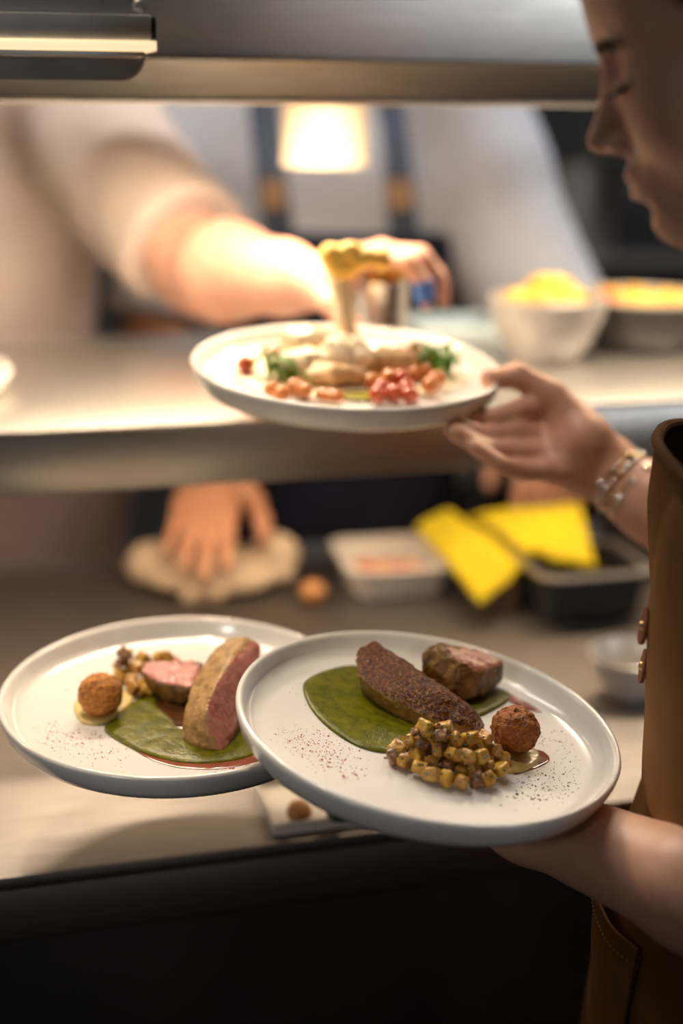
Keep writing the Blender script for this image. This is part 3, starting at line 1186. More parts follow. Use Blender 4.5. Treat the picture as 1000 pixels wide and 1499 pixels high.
food('fish_piece', 3, 488, 548, .030, (1, .62, .36), M['tan_food'], 'tan seared fish piece lying across the front of the creamy plate', 'fish', 3)
food('fish_piece', 3, 445, 535, .026, (1, .7, .5), M['white_food'], 'white fish lump left of the seared piece on the creamy plate', 'fish', 4)
food('fish_piece', 3, 505, 522, .025, (1.0, .8, .7), M['white_food'], 'white fish lump at the foot of the pale stalk', 'fish', 5, lift=.004)
food('fish_piece', 3, 452, 505, .026, (1.0, .7, .75), M['white_food'], 'tall white fish flakes at the back of the creamy plate', 'fish', 6, lift=.003)
food('fish_piece', 3, 565, 532, .030, (1.0, .5, .45), M['tan_food'], 'tan fish piece sloping behind the red tomatoes', 'fish', 7)
food('tomato', 3, 360, 536, .0085, (1, 1, 1), M['tomato'], 'single red roast tomato at the far left of the creamy plate', 'tomato', 11, rough=.0004)
food('tomato', 3, 400, 516, .009, (1.4, 1, .8), M['tomato'], 'red roast tomato half behind the white fish', 'tomato', 12, rough=.0006)
for i, (x, y) in enumerate([(545, 560), (560, 570), (577, 578), (595, 570), (570, 555), (588, 556), (553, 580), (600, 580)]):
    food('tomato', 3, x, y, .0078, (1, 1, .95), M['tomato'] if i % 4 else M['tomato_o'], 'glossy red tomato in the cluster at the front of the creamy plate', 'tomato', 20 + i, 'front tomato cluster', rough=.0005, lift=.004 if i in (4, 5) else 0)
for i, (x, y) in enumerate([(585, 520), (600, 522), (614, 525), (628, 530), (606, 514)]):
    food('tomato', 3, x, y, .0076, (1, 1, .95), M['tomato'], 'red tomato in the cluster at the back of the creamy plate', 'tomato', 40 + i, 'back tomato cluster', rough=.0005, lift=.005)
for i, (x, y, m) in enumerate([(608, 548, 'tomato_o'), (622, 545, 'tomato_o'), (640, 556, 'tomato_o'), (630, 566, 'tomato_o')]):
    food('tomato', 3, x, y, .0078, (1, 1, .9), M[m], 'orange tomato half under the green herbs on the creamy plate', 'tomato', 60 + i, 'orange tomatoes under herbs', rough=.0005, lift=.002)
for i, (x, y) in enumerate([(398, 572), (412, 578), (432, 568), (445, 574)]):
    food('tomato', 3, x, y, .0076, (1, 1, .9), M['tomato_o'], 'yellow tomato half under the left tuft of herbs', 'tomato', 70 + i, 'yellow tomatoes under herbs', rough=.0005)
for i, (x, y) in enumerate([(475, 580), (490, 582)]):
    food('tomato', 3, x, y, .007, (1.3, 1, .8), M['tomato_o'], ('small orange piece at the near rim beside the yellow tomatoes', 'small orange piece at the near rim beside the green oil streak')[i], 'tomato', 80 + i, None, rough=.0005)


def herb_tuft(k, px, py, label, seed, n=36, spread=.020, hgt=.02):
    rg = random.Random(seed)
    c = onp(k, px, py)
    t = thing('herb_tuft', label, 'herb', M=PM(k) @ Matrix.Translation(Vector((c[0], c[1], .0150))))
    for i in range(n):
        mb = MB()
        a = rg.uniform(0, 6.28)
        L = rg.uniform(.012, .024)
        x0, y0, z0 = rg.uniform(-spread, spread), rg.uniform(-spread * .6, spread * .6), rg.uniform(.001, hgt)
        el = rg.uniform(-.3, .5)
        w_ = rg.uniform(.0022, .0045)
        P = []
        for s in np.linspace(0, 1, 6):
            ww = w_ * math.sin(math.pi * (.08 + .9 * s))
            d = np.array([math.cos(a) * math.cos(el), math.sin(a) * math.cos(el), math.sin(el) - .9 * s])
            cc = np.array([x0, y0, z0]) + d * L * s
            cc[2] = max(cc[2], .0005)
            sd = np.array([-math.sin(a), math.cos(a), .2]) * ww
            P.append([cc - sd, cc + np.array([0, 0, -.0005]), cc + sd])
        mb.grid(P)
        mb.solid(.0003)
        childl('leaf', mb.done('leaf', M['herb']), t)
    return t


herb_tuft(3, 420, 560, 'green herb tuft on the left side of the creamy plate', 3)
herb_tuft(3, 632, 552, 'green herb tuft on the right side of the creamy plate', 5, 44, .020, .026)

# garnish: pale stalk with a golden crumbly head
g0 = wl(3, onp(3, 510, 508, .0150))
g1 = aty(497, 404, g0[1] + .01)
t = thing('garnish', 'tall pale garnish stalk with a golden crumbly head rising from the creamy plate', 'garnish', loc=g0)
F = Field()
F.cap(g0, g0 * .55 + g1 * .45, .0125, .0085, .01)
F.cap(g0 * .55 + g1 * .45, g1 + [0, 0, .004], .0085, .0100, .006)
F.disp = lambda Q: .0012 * fbm(Q * np.array([160, 160, 40]), 2, 3)
V, Q = F.mesh(np.minimum(g0, g1) - .025, np.maximum(g0, g1) + .025, .0025)
link('stalk', mk_mesh('stalk', V, Q, M['white_food']), t)
F = Field()
rg = random.Random(8)
for i in range(34):
    x, y = rg.uniform(484, 560), 0
    y = 378 + rg.uniform(-16, 22) * (1 - .35 * (x - 484) / 70)
    p = aty(x, y, g1[1] + rg.uniform(-.012, .016))
    F.ell(p, np.array([1, 1, .8]) * rg.uniform(.006, .0115), .004)
F.ell(g1 + [.004, 0, .012], (.016, .014, .014), .006)
F.disp = lambda Q: .0016 * fbm(Q * 260, 3, 3)
V, Q = F.mesh(g1 - [.03, .03, .02], g1 + [.07, .04, .055], .0022)
link('golden_head', mk_mesh('golden_head', V, Q, M['goldcrisp']), t)
#FOODEND


# ------------------------------------------------------------------ people
def head_ops(F, R, o, female=True, s=1.0):
    F.frame(np.asarray(R) * s, o)
    e, c = F.ell, F.cap
    e((-.012, 0, .032), (.097, .073, .080), .01)
    e((.030, 0, -.022), (.060, .058, .078), .03)
    c((.068, -.008, -.091), (.068, .008, -.091), .0145, .0145, .022)
    for q in (-1, 1):
        c((.0, q * .052, -.060), (.060, q * .014, -.090), .015, .013, .028)
        e((.052, q * .037, -.034), (.027, .023, .026), .02)
        c((.074, q * .006, .017), (.062, q * .040, .019), .0125, .010, .016)
        e((.062, q * .031, .004), (.017, .018, .013), .008)
        # ear
        e((-.012, q * .074, -.006), (.016, .006, .030), .006)
        e((-.010, q * .080, -.002), (.009, .004, .018), .003, True)
    e((.062, 0, .055), (.032, .05, .035), .03)
    # nose
    c((.083, 0, .008), (.1015, 0, -.032), .0062, .0090, .010)
    e((.1040, 0, -.0365), (.0098, .0085, .0076), .006)
    for q in (-1, 1):
        e((.0915, q * .0110, -.0410), (.0100, .0066, .0072), .005)
        e((.0985, q * .0058, -.0475), (.0050, .0030, .0036), .0015, True)
        # eye socket and closed-down lid
        e((.088, q * .022, .006), (.012, .012, .010), .010, True)
        e((.0690, q * .0300, -.003), (.0128, .0150, .0120), .004)
        c((.0825, q * .0225, -.0102), (.0770, q * .0395, -.0090), .0016, .0012, .0015, True)
    # mouth
    e((.076, 0, -.066), (.018, .026, .018), .014)
    e((.0885, 0, -.0612), (.0085, .0180, .0058), .004)
    e((.0868, 0, -.0735), (.0085, .0160, .0062), .005)
    c((.0955, -.018, -.0674), (.0955, .018, -.0674), .0020, .0020, .002, True)
    e((.0905, 0, -.0830), (.0075, .020, .0040), .008, True)
    F.frame()


def lip_mask(C, R, o, s=1.0):
    q = (C - o) @ np.asarray(R) / s
    a = (((q - [.0915, 0, -.0617]) / [.010, .0180, .0060]) ** 2).sum(1) < 1
    b = (((q - [.0895, 0, -.0735]) / [.010, .0155, .0062]) ** 2).sum(1) < 1
    return a | b


def hand_ops(F, wrist, ex, palm, right, curl=(.3, .4, .3), spread=.10, s=1.0, thumb=None, wr=.024, curls=None):
    """ex: wrist to fingers, palm: the way the palm faces; returns joints of every finger"""
    ex = nrm(ex)
    pz = np.asarray(palm, float)
    pz = nrm(pz - ex * (pz @ ex))
    ez = -pz
    ey = np.cross(ez, ex) * (1 if right else -1)      # thumb side
    W = lambda x, y, z: wrist + s * (ex * x + ey * y + ez * z)
    kn = [(.088, .027), (.093, .008), (.088, -.012), (.079, -.030)]
    ln = [(.042, .025, .021), (.046, .029, .022), (.042, .026, .021), (.033, .020, .019)]
    rr = [.0092, .0094, .0088, .0076]
    for (x, y) in kn:
        F.cap(W(.012, y * .55, 0), W(x, y, 0), .0135 * s, .0105 * s, .012 * s)
    F.ell(W(.052, 0, -.004), np.array([.030, .030, .012]) * s if False else np.array([.022] * 3) * s, .018 * s)
    F.ell(W(.035, .026, -.009), np.array([.018] * 3) * s, .014 * s)
    F.ell(W(.040, -.026, -.007), np.array([.015] * 3) * s, .012 * s)
    out = []
    for i, ((x, y), L, r) in enumerate(zip(kn, ln, rr)):
        cv = curls[i] if curls else curl
        sp = (1.2, .3, -.6, -1.6)[i] * spread
        d0 = nrm(ex * math.cos(sp) + ey * math.sin(sp))
        p = W(x, y, 0)
        P = [p]
        a = 0
        for j in range(3):
            a += cv[j]
            p = p + (d0 * math.cos(a) + pz * math.sin(a)) * L[j] * s
            P.append(p)
        F.chain(P, [r * s * q for q in (1.08, 1.0, .90, .78)], .003, .008 * s)
        out.append(P)
    if thumb is None:
        thumb = [(.018, .024, -.006), (.050, .050, -.016), (.080, .062, -.022), (.104, .066, -.028)]
    T = [W(*q) for q in thumb]
    F.chain(T, [.0155 * s, .0125 * s, .0108 * s, .0088 * s], .004, .012 * s)
    out.append(T)
    return out


def body_ops(F, base, f, H, female):
    """torso, neck root, legs; base = (x, y), f = facing; returns helper B(f, l, z) and the shoulder points"""
    f = nrm(f)
    l = np.cross([0, 0, 1], f)
    q = H / 1.75
    B = lambda a, b, z: np.array([base[0], base[1], 0]) + f * a * q + l * b * q + np.array([0, 0, z * q])
    R = np.stack([f, l, [0, 0, 1.0]], 1)
    F.frame(R * q, (base[0], base[1], 0))
    sw = .140 if female else .168
    if female:
        F.cap((0, -.08, .945), (0, .08, .945), .108, .108, .05)
        F.ell((0, 0, 1.10), (.092, .125, .15), .06)
        F.ell((0, 0, 1.26), (.100, .140, .15), .06)
        for s_ in (-1, 1):
            F.ell((.062, s_ * .066, 1.255), (.055, .056, .055), .03)
        F.cap((-.012, -.135, 1.385), (-.012, .135, 1.385), .042, .042, .05)
    else:
        F.cap((0, -.085, .955), (0, .085, .955), .108, .108, .05)
        F.ell((.012, 0, 1.10), (.115, .150, .16), .06)
        F.ell((0, 0, 1.27), (.118, .168, .17), .06)
        F.cap((-.012, -.150, 1.405), (-.012, .150, 1.405), .052, .052, .05)
    F.cap((-.015, 0, 1.38), (.005, 0, 1.47), .056 if female else .064, .050 if female else .060, .03)
    for s_ in (-1, 1):
        F.cap((0, s_ * .085, .93), (.01, s_ * .092, .50), .082, .054, .04)
        F.cap((.01, s_ * .092, .50), (-.015, s_ * .095, .09), .054, .038, .02)
        F.cap((-.03, s_ * .095, .042), (.13, s_ * .105, .032), .040, .030, .02)
    F.frame()
    return B, (B(-.01, sw, 1.385 if female else 1.40), B(-.01, -sw, 1.385 if female else 1.40)), R, q


def finish_body(t, F, lo, hi, h, mskin, heads=None, nm='body'):
    V, Q = F.mesh(lo, hi, h)
    mats = [mskin, M['lip']]
    fm = None
    if heads is not None:
        fm = lip_mask(V[Q].mean(1), *heads).astype(int)
    return link(nm, mk_mesh(nm, V, Q, mats, True, fm), t)


def face_bits(t, F, R, o, s=1.0):
    R = np.asarray(R)
    W = lambda p: R @ (np.asarray(p, float) * s) + o
    for q in (-1, 1):
        mb = MB()
        mb.sphere(W((.0697, q * .0300, -.005)), np.array([.0118] * 3) * s, 3)
        link('eye', mb.done('eye', M['eye']), t)
        # brow: a bundle of short hairs on the brow ridge
        mb = MB()
        rg = random.Random(5)
        for i in range(70):
            u = i / 69
            p = W((.16, 0, 0))
            y = q * (.009 + .036 * u)
            zz = .009 + .007 * math.sin(math.pi * min(1, u * .75 + .1)) + rg.uniform(-.0022, .0022) * (1 - .6 * u)
            st = W((.13, y, zz))
            hit = F.march(st, -R[:, 0], .12)
            d = R @ nrm([.15, q * (.5 + u), .55 - u])
            mb.tube([hit - R[:, 0] * .0008, hit + d * .004 * s + R[:, 0] * .0008, hit + d * .008 * s + R[:, 0] * .0004], [.0006 * s, .0005 * s, .0001], 5)
        link('eyebrow', mb.done('eyebrow', M['brow']), t)
        mb = MB()
        for i in range(26):
            u = i / 25
            y = q * (.0210 + .020 * u)
            st = W((.13, y, -.0098 + .001 * u))
            hit = F.march(st, -R[:, 0], .12)
            d = R @ nrm([.9, q * (.15 + .7 * u), -.42])
            hh = hit - R[:, 0] * .001
            mb.tube([hh, hh + d * .007 * s + R[:, 2] * -.0006, hh + d * .0125 * s + R[:, 2] * .0010], [.0014 * s, .0011 * s, .0003], 5)
        link('eyelashes', mb.done('eyelashes', M['brow']), t)


def torso_cloth(base, f, H, female, grow, zlo, zhi, sleeves, neck=True, disp=None, extra=None):
    """a garment: the torso inflated by grow, sleeves = [(a, b, ra, rb)...] with flat cuffs"""
    F = Field()
    f = nrm(f)
    l = np.cross([0, 0, 1], f)
    q = H / 1.75
    R = np.stack([f, l, [0, 0, 1.0]], 1)
    F.frame(R * q, (base[0], base[1], 0))
    g = grow
    if female:
        F.cap((0, -.08, .945), (0, .08, .945), .108 + g, .108 + g, .05)
        F.ell((0, 0, 1.10), (.092 + g, .125 + g, .15 + g), .06)
        F.ell((0, 0, 1.26), (.100 + g, .140 + g, .15 + g), .06)
        for s_ in (-1, 1):
            F.ell((.062, s_ * .066, 1.255), (.055 + g, .056 + g, .055 + g), .03)
        F.cap((-.012, -.135, 1.385), (-.012, .135, 1.385), .042 + g, .042 + g, .05)
    else:
        F.cap((0, -.085, .955), (0, .085, .955), .108 + g, .108 + g, .05)
        F.ell((.012, 0, 1.10), (.115 + g, .150 + g, .16 + g), .06)
        F.ell((0, 0, 1.27), (.118 + g, .168 + g, .17 + g), .06)
        F.cap((-.012, -.150, 1.405), (-.012, .150, 1.405), .052 + g, .052 + g, .05)
    F.frame()
    for sl in sleeves:
        a_, b_ = np.asarray(sl[0]), np.asarray(sl[1])
        F.cap(a_, a_ + (b_ - a_) * .25, sl[2], sl[2], .035)
        F.cone(*sl, .03)
    if extra:
        extra(F)
    F.frame(R * q, (base[0], base[1], 0))
    if neck:
        F.cap((.0, 0, 1.43), (.03, 0, 1.56), .066, .075, .008, True)
    F.cut((0, 0, zlo), (0, 0, -1), .004)
    F.cut((0, 0, zhi), (0, 0, 1), .004)
    F.frame()
    F.disp = disp
    return F


def folds(amp, fr, seed, st=(1, 1, .35)):
    st = np.asarray(st, float)
    return lambda P: amp * fbm(P * fr * st, 2, seed)


# ---- the waiter
WF = nrm([-math.cos(math.radians(9)), math.sin(math.radians(9)), 0])
WB = (.337, .885)
WH = 1.66
th = math.radians(17)
ps = math.radians(15)
HS = .95
hf = np.array([-math.cos(ps) * math.cos(th), math.sin(ps) * math.cos(th), -math.sin(th)])
hl = np.cross([0, 0, 1.0], hf)
hl = nrm(hl)
hu = np.cross(hf, hl)
HR = np.stack([hf, hl, hu], 1)
HO = aty(861, 214, .85) - HR @ np.array([.1135, 0, -.037]) * HS
waiter = thing('person', 'waiter in a tan canvas apron carrying three plates and looking down', 'person', loc=(WB[0], WB[1], 0))
F = Field()
head_ops(F, HR, HO, True, HS)
B, (shl, shr), WR, wq = body_ops(F, WB, WF, WH, True)
F.cap(HR @ np.array([-.022, 0, -.05]) * HS + HO, B(-.005, 0, 1.42), .050, .054, .03)
# left arm under the two plates
el, wl_ = np.array([.277, .727, 1.006]), np.array([.108, .925, .986])
F.chain([shl, shl * .5 + el * .5 + [.012, 0, 0], el], [.047, .042, .038], .02, .04)
F.chain([el, el * .7 + wl_ * .3, wl_ * .85 + el * .15, wl_ + (wl_ - el) * .03], [.037, .0355, .0265, .0215], .02, .02)
hand_ops(F, wl_, (-.85, .47, .09), (0.1, .0, 1), False, (.0, .03, .05), .12, .98, thumb=[(.018, .024, -.002), (.046, .042, .001), (.074, .050, .003), (.096, .053, .005)])
# right arm to the upper plate
wrr = atd(893, 688, 1.225)
elr = np.array([.405, 1.045, 1.045])
F.chain([shr, shr * .5 + elr * .5, elr], [.047, .041, .037], .02, .04)
F.chain([elr, elr * .65 + wrr * .35, wrr * .82 + elr * .18, wrr], [.037, .0365, .0285, .0245], .02, .02)
FG = [[(808, 604, 1.235), (765, 598, 1.205), (722, 612, 1.185), (690, 608, 1.18)],
      [(802, 634, 1.228), (752, 632, 1.195), (706, 638, 1.172), (668, 622, 1.160)],
      [(804, 662, 1.215), (752, 661, 1.180), (706, 656, 1.160), (664, 632, 1.150)],
      [(814, 688, 1.20), (768, 690, 1.172), (728, 678, 1.155), (694, 654, 1.148)]]
FR = [(.0100, .0092, .0082, .0072), (.0102, .0094, .0084, .0074), (.0098, .0090, .0080, .0070), (.0092, .0080, .0070, .0062)]
for i, (pts, r) in enumerate(zip(FG, FR)):
    P = [atd(*p) for p in pts]
    F.cap(wrr + (P[0] - wrr) * .04 + np.array([0, 0, .010 - .007 * i]), P[0], .0165, .0125, .016)
    F.chain(P, r, .003, .008)
c_ = atd(848, 645, 1.205)
F.ell(c_, (.021, .021, .021), .016)
TH = [atd(858, 636, 1.215), atd(806, 578, 1.212), atd(757, 550, 1.212), atd(717, 556, 1.205)]
F.chain(TH, [.0190, .0130, .0112, .0085], .004, .014)
F.disp = lambda P: .0004 * fbm(P * 90, 2, 4)
WBODY = F
finish_body(waiter, F, (.02 - .22, .56, -.002), (.50, 1.33, 1.64), .0027, M['skin_w'], (HR, HO, HS))
face_bits(waiter, F, HR, HO, HS)
# thumb nail
mb = MB()
tn = TH[3] + nrm(TH[3] - TH[2]) * .002
mb.sphere((0, 0, 0), (.0062, .0048, .0012), 3)
dn = nrm(UP * .55 + np.array([-.2, -.6, .6]))
Rn = frame_of(dn, TH[3] - TH[2])
for v in mb.bm.verts:
    v.co = Vector(Rn @ np.array(v.co) + tn + dn * .0074)
M['nail'] = mat('finger_nail', (.62, .36, .30), .25, 0, col2=(.58, .33, .27), scale=100, coat=.3)
link('thumb_nail', mb.done('thumb_nail', M['nail']), waiter)
# hair: drawn back to a knot
F = Field()
F.frame(HR * HS, HO)
F.ell((-.014, 0, .034), (.104, .081, .087), .01)
F.custom(lambda P: -(P[:, 2] - 1.06 * P[:, 0] + .022) / 1.457, (0, 0, 0), 1e9, .006, cut=True)
F.ell((-.118, 0, .025), (.036, .034, .034), .012)
F.frame()
fbh = lambda P: ((P - HO) @ HR)
F.disp = lambda P: .0016 * fbm(fbh(P) * np.array([18, 120, 120]), 2, 3)
V, Q = F.mesh(HO - .18, HO + .18, .003)
link('hair', mk_mesh('hair', V, Q, M['hair']), waiter)
# black shirt with short sleeves
slv = lambda s_, e_, k=.62: (s_ + (s_ - e_) * .02, s_ + (e_ - s_) * k, .057, .055)
F = torso_cloth(WB, WF, WH, True, .009, .86, 1.45, [slv(shl, el, .52), slv(shr, elr, .55)], disp=folds(.004, 16, 3))
V, Q = F.mesh((.1, .5, .75), (.56, 1.2, 1.45), .006)
link('shirt', mk_mesh('shirt', V, Q, M['blackshirt']), waiter)
# dark trousers
F = Field()
F.frame(WR * wq, (WB[0], WB[1], 0))
F.cap((0, -.08, .945), (0, .08, .945), .116, .116, .05)
for s_ in (-1, 1):
    F.cap((0, s_ * .088, .93), (.01, s_ * .094, .50), .092, .068, .03)
    F.cap((.01, s_ * .094, .50), (-.012, s_ * .096, .07), .068, .058, .02)
F.cut((0, 0, .98), (0, 0, 1))
F.cut((0, 0, .06), (0, 0, -1))
F.frame()
F.disp = folds(.004, 18, 9)
V, Q = F.mesh((.1, .58, .03), (.56, 1.1, 1.0), .008)
link('trousers', mk_mesh('trousers', V, Q, M['trouser']), waiter)
# shoes
for s_ in (-1, 1):
    F = Field()
    F.frame(WR * wq, (WB[0], WB[1], 0))
    F.cap((-.04, s_ * .095, .050), (.14, s_ * .107, .042), .050, .042, .02)
    F.cut((0, 0, .004), (0, 0, -1), .002)
    F.frame()
    V, Q = F.mesh((.0, .55, -.01), (.56, 1.12, .12), .006)
    link('shoe', mk_mesh('shoe', V, Q, M['trouser']), waiter)

# canvas apron: a curved sheet in front of the body
wl3 = np.cross([0, 0, 1], WF)
WC = np.array([WB[0], WB[1], 0])


def prof_r(z):
    zs = [.35, .60, .80, .90, .95, 1.02, 1.08, 1.15, 1.22, 1.27, 1.30]
    fr = [.156, .154, .149, .144, .136, .118, .120, .127, .132, .130, .126]
    lr = [.200, .195, .188, .180, .172, .158, .158, .160, .158, .146, .138]
    return np.interp(z, zs, fr), np.interp(z, zs, lr)


def ap(thv, z, off=0.0, wr=1.0):
    a, b = prof_r(z)
    n = .0022 * wr * float(fbm(np.array([[thv * 3.2, z * 9, 1.7]]), 2, 4)[0]) * 2
    n += .0045 * wr * math.sin(thv * 7 + z * 6) * max(0, min(1, (1.0 - z) * 4))
    return WC + WF * (a + off + n) * math.copysign(abs(math.cos(thv)) ** .8, math.cos(thv)) + wl3 * (b + off + n) * math.sin(thv) + np.array([0, 0, z])


ZTOP = 1.262


def ztop(thv):
    return ZTOP - .018 * abs(thv) ** 2


def sheet(th0, th1, z0, z1f, off, nt, nz, t):
    mb = MB()
    P = []
    for i in range(nt + 1):
        s = i / nt
        row = []
        for j in range(nz + 1):
            r = j / nz
            a0 = th0(r) if callable(th0) else th0
            a1 = th1(r) if callable(th1) else th1
            thv = a0 + (a1 - a0) * s
            zt = z1f(thv) if callable(z1f) else z1f
            row.append(ap(thv, z0 + (zt - z0) * r, off))
        P.append(row)
    mb.grid(P)
    bmesh.ops.recalc_face_normals(mb.bm, faces=mb.bm.faces[:])
    mb.solid(t)
    return mb


half = lambda r: .95 + .75 * max(0, min(1, (1 - r) * 2.2))
apron = link('apron', sheet(lambda r: -half(r), half, .38, ztop, 0, 60, 80, -.0022).done('apron', M['apron']), waiter)
# rolled top hem
mb = MB()
mb.tube([ap(a, ztop(a) - .002, .001) for a in np.linspace(-.95, .95, 40)], .0042, 10)
link('hem', mb.done('hem', M['apron_hem']), apron)
# wrapped side flap with its leather tabs
fe = lambda z: float(np.interp(z, [1.02, 1.10, 1.14, 1.20, 1.235, 1.25], [-.20, .05, .18, .35, .45, .52]))
mb = MB()
P = []
for i in range(25):
    row = []
    for j in range(41):
        z_ = 1.02 + (1.245 - 1.02) * j / 40
        a0 = fe(z_)
        thv = a0 + (1.02 - a0) * i / 24
        row.append(ap(thv, z_, .0055 + .003 * math.sin(min(1, i / 6) * 1.57)))
    P.append(row)
mb.grid(P)
mb.solid(-.0022)
link('side_flap', mb.done('side_flap', M['apron_flap']), apron)


def leather_tab(z_, L=.032, wd=.011):
    a0 = fe(z_) + .05
    c = ap(a0, z_, .009)
    d = nrm(ap(fe(z_ - .01) + .05, z_ - .01, .009) - ap(fe(z_ + .01) + .05, z_ + .01, .009))
    n = nrm(ap(a0, z_, .02) - ap(a0, z_, 0))
    R = frame_of(n, d)
    mb = MB()
    ol = [(L / 2 * math.cos(x) * 1.0, wd / 2 * math.copysign(abs(math.sin(x)) ** .7, math.sin(x))) for x in np.linspace(0, 2 * math.pi, 28, endpoint=False)]
    f1 = [mb.bm.verts.new(R @ np.array([x, y, 0]) + c) for x, y in ol]
    f2 = [mb.bm.verts.new(R @ np.array([x, y, .0028]) + c) for x, y in ol]
    mb.bm.faces.new(f1[::-1])
    mb.bm.faces.new(f2)
    for i in range(len(ol)):
        mb.bm.faces.new((f1[i], f1[(i + 1) % len(ol)], f2[(i + 1) % len(ol)], f2[i]))
    o = link('leather_tab', mb.done('leather_tab', M['leather']), apron)
    mb = MB()
    mb.lathe([(0, .0022), (.0018, .0019), (.0028, .0010), (.0031, 0), (0, 0)], 18, R, c + n * .0028)
    link('rivet', mb.done('rivet', M['rivet']), apron)


leather_tab(1.148)
leather_tab(1.112)
# hip pocket: a second layer whose slanted mouth stands open, and its pale stitching
pe = lambda s: (-.30 + .85 * s, .945 - .004 * s)
mb = MB()
P = []
for i in range(21):
    s = i / 20
    a_, zt = pe(s)
    gap = .010 * math.sin(math.pi * min(1, s * 1.02)) + .0035
    row = []
    for j in range(15):
        r = j / 14
        row.append(ap(a_, zt - (zt - .76) * r, .0035 + gap * (1 - r) ** 3))
    P.append(row)
mb.grid(P)
mb.solid(-.002)
pocket = link('pocket', mb.done('pocket', M['apron']), apron)
mb = MB()
for i in range(34):
    s = i / 34
    a1, z1_ = pe(s)
    a2, z2_ = pe(s + .017)
    g1_ = .010 * math.sin(math.pi * min(1, s * 1.02)) + .0035
    mb.tube([ap(a1, z1_ - .012, .0045 + g1_ * .9), ap((a1 + a2) / 2, (z1_ + z2_) / 2 - .012, .0052 + g1_ * .9), ap(a2, z2_ - .012, .0045 + g1_ * .9)], .0005, 5)
for i in range(30):
    z1_ = .935 - i * .006
    mb.tube([ap(.545, z1_, .0046), ap(.545, z1_ - .002, .0052), ap(.545, z1_ - .0042, .0046)], .0005, 5)
o = link('stitching', mb.done('stitching', M['thread']), apron)
o['kind'] = 'stuff'
# neck straps of the apron
for s_ in (-1, 1):
    mb = MB()
    a0 = s_ * .80
    P0_ = [ap(a0, ztop(a0) - .02, .003), ap(a0, ztop(a0) + .0, .003)]
    q0, q1 = P0_[-1], B(.01, s_ * .072, 1.452)
    for i in range(1, 9):
        r = i / 8
        P0_.append(q0 * (1 - r) + q1 * r + (WF * .012 + np.array([0, 0, .006])) * math.sin(math.pi * r))
    for i in range(1, 5):
        r = i / 4
        P0_.append(q1 * (1 - r) + B(-.07, s_ * .045, 1.455) * r)
    mb.tube(P0_, .012, 10, flat=.16, nref=tuple(WF))
    link('neck_strap', mb.done('neck_strap', M['apron_hem']), apron)

# bracelets on the far wrist
M['gold'] = mat('pale_gold', (.75, .55, .32), .25, 1.0, col2=(.7, .5, .28), scale=200)
M['silver'] = mat('bright_silver', (.85, .82, .78), .15, 1.0, col2=(.8, .77, .73), scale=200)
M['cord'] = mat('black_cord', (.015, .013, .012), .7, 0, col2=(.02, .018, .016), scale=500)
ax = nrm(elr - wrr)


def wrist_ring(t, tilt, R0=.0275, sq=.92, n=40):
    c = wrr + ax * t
    n1 = nrm(np.cross(ax, [0, 0, 1]))
    n2 = np.cross(n1, ax)
    out = []
    for i in range(n):
        a = 2 * math.pi * i / n
        out.append(c + n1 * R0 * math.cos(a) + n2 * R0 * sq * math.sin(a) + ax * tilt * math.sin(a + .6))
    return out


rings = [('bracelet', -.004, .004, .0272, 'cord', 'black cord bracelet nearest the hand'), ('bracelet', .004, .007, .0290, 'gold', None),
         ('bracelet', .0125, .005, .0298, 'silver', 'silver bead bracelet'), ('bracelet', .021, .008, .0306, 'gold', None), ('bracelet', .029, .003, .0310, 'silver', 'silver bead bracelet nearest the elbow')]
for i, (nm, t_, tl, R0, mm, lab) in enumerate(rings):
    pts = wrist_ring(t_, tl, R0)
    mb = MB()
    mb.tube(pts, .0014 if mm != 'cord' else .0030, 8, closed=True, nref=tuple(ax))
    br = link(nm, mb.done(nm, M[mm]), waiter)
    if lab:
        br['label'] = lab
    if mm == 'cord':
        continue
    for j in range(0, 40, 2 if i == 2 else 4):
        mb = MB()
        r_ = .0034 if i == 2 else (.0027 if j % 8 else .0046)
        mb.sphere(pts[j], (r_, r_, r_), 2)
        link('bead', mb.done('bead', M['silver'] if (j + i) % 3 else M['gold']), br)
#PEOPLE2

# ---- the chefs
FRONT = np.array([0, -1.0, 0])


def simple_head(F, t_yaw, pitch, c):
    a, p = t_yaw, pitch
    hf_ = np.array([math.sin(a) * math.cos(p), -math.cos(a) * math.cos(p), -math.sin(p)])
    hl_ = nrm(np.cross([0, 0, 1.0], hf_))
    R = np.stack([hf_, hl_, np.cross(hf_, hl_)], 1)
    head_ops(F, R, c, False, 1.04)
    return R


def chef_hair(t, R, o, s=1.04):
    F = Field()
    F.frame(R * s, o)
    F.ell((-.014, 0, .036), (.104, .081, .086), .01)
    F.custom(lambda P: -(P[:, 2] - 1.06 * P[:, 0] + .004) / 1.457, (0, 0, 0), 1e9, .006, cut=True)
    F.frame()
    F.disp = lambda P: .003 * fbm(P * 110, 2, 5)
    V, Q = F.mesh(o - .17, o + .17, .006)
    link('hair', mk_mesh('hair', V, Q, M['hair']), t)


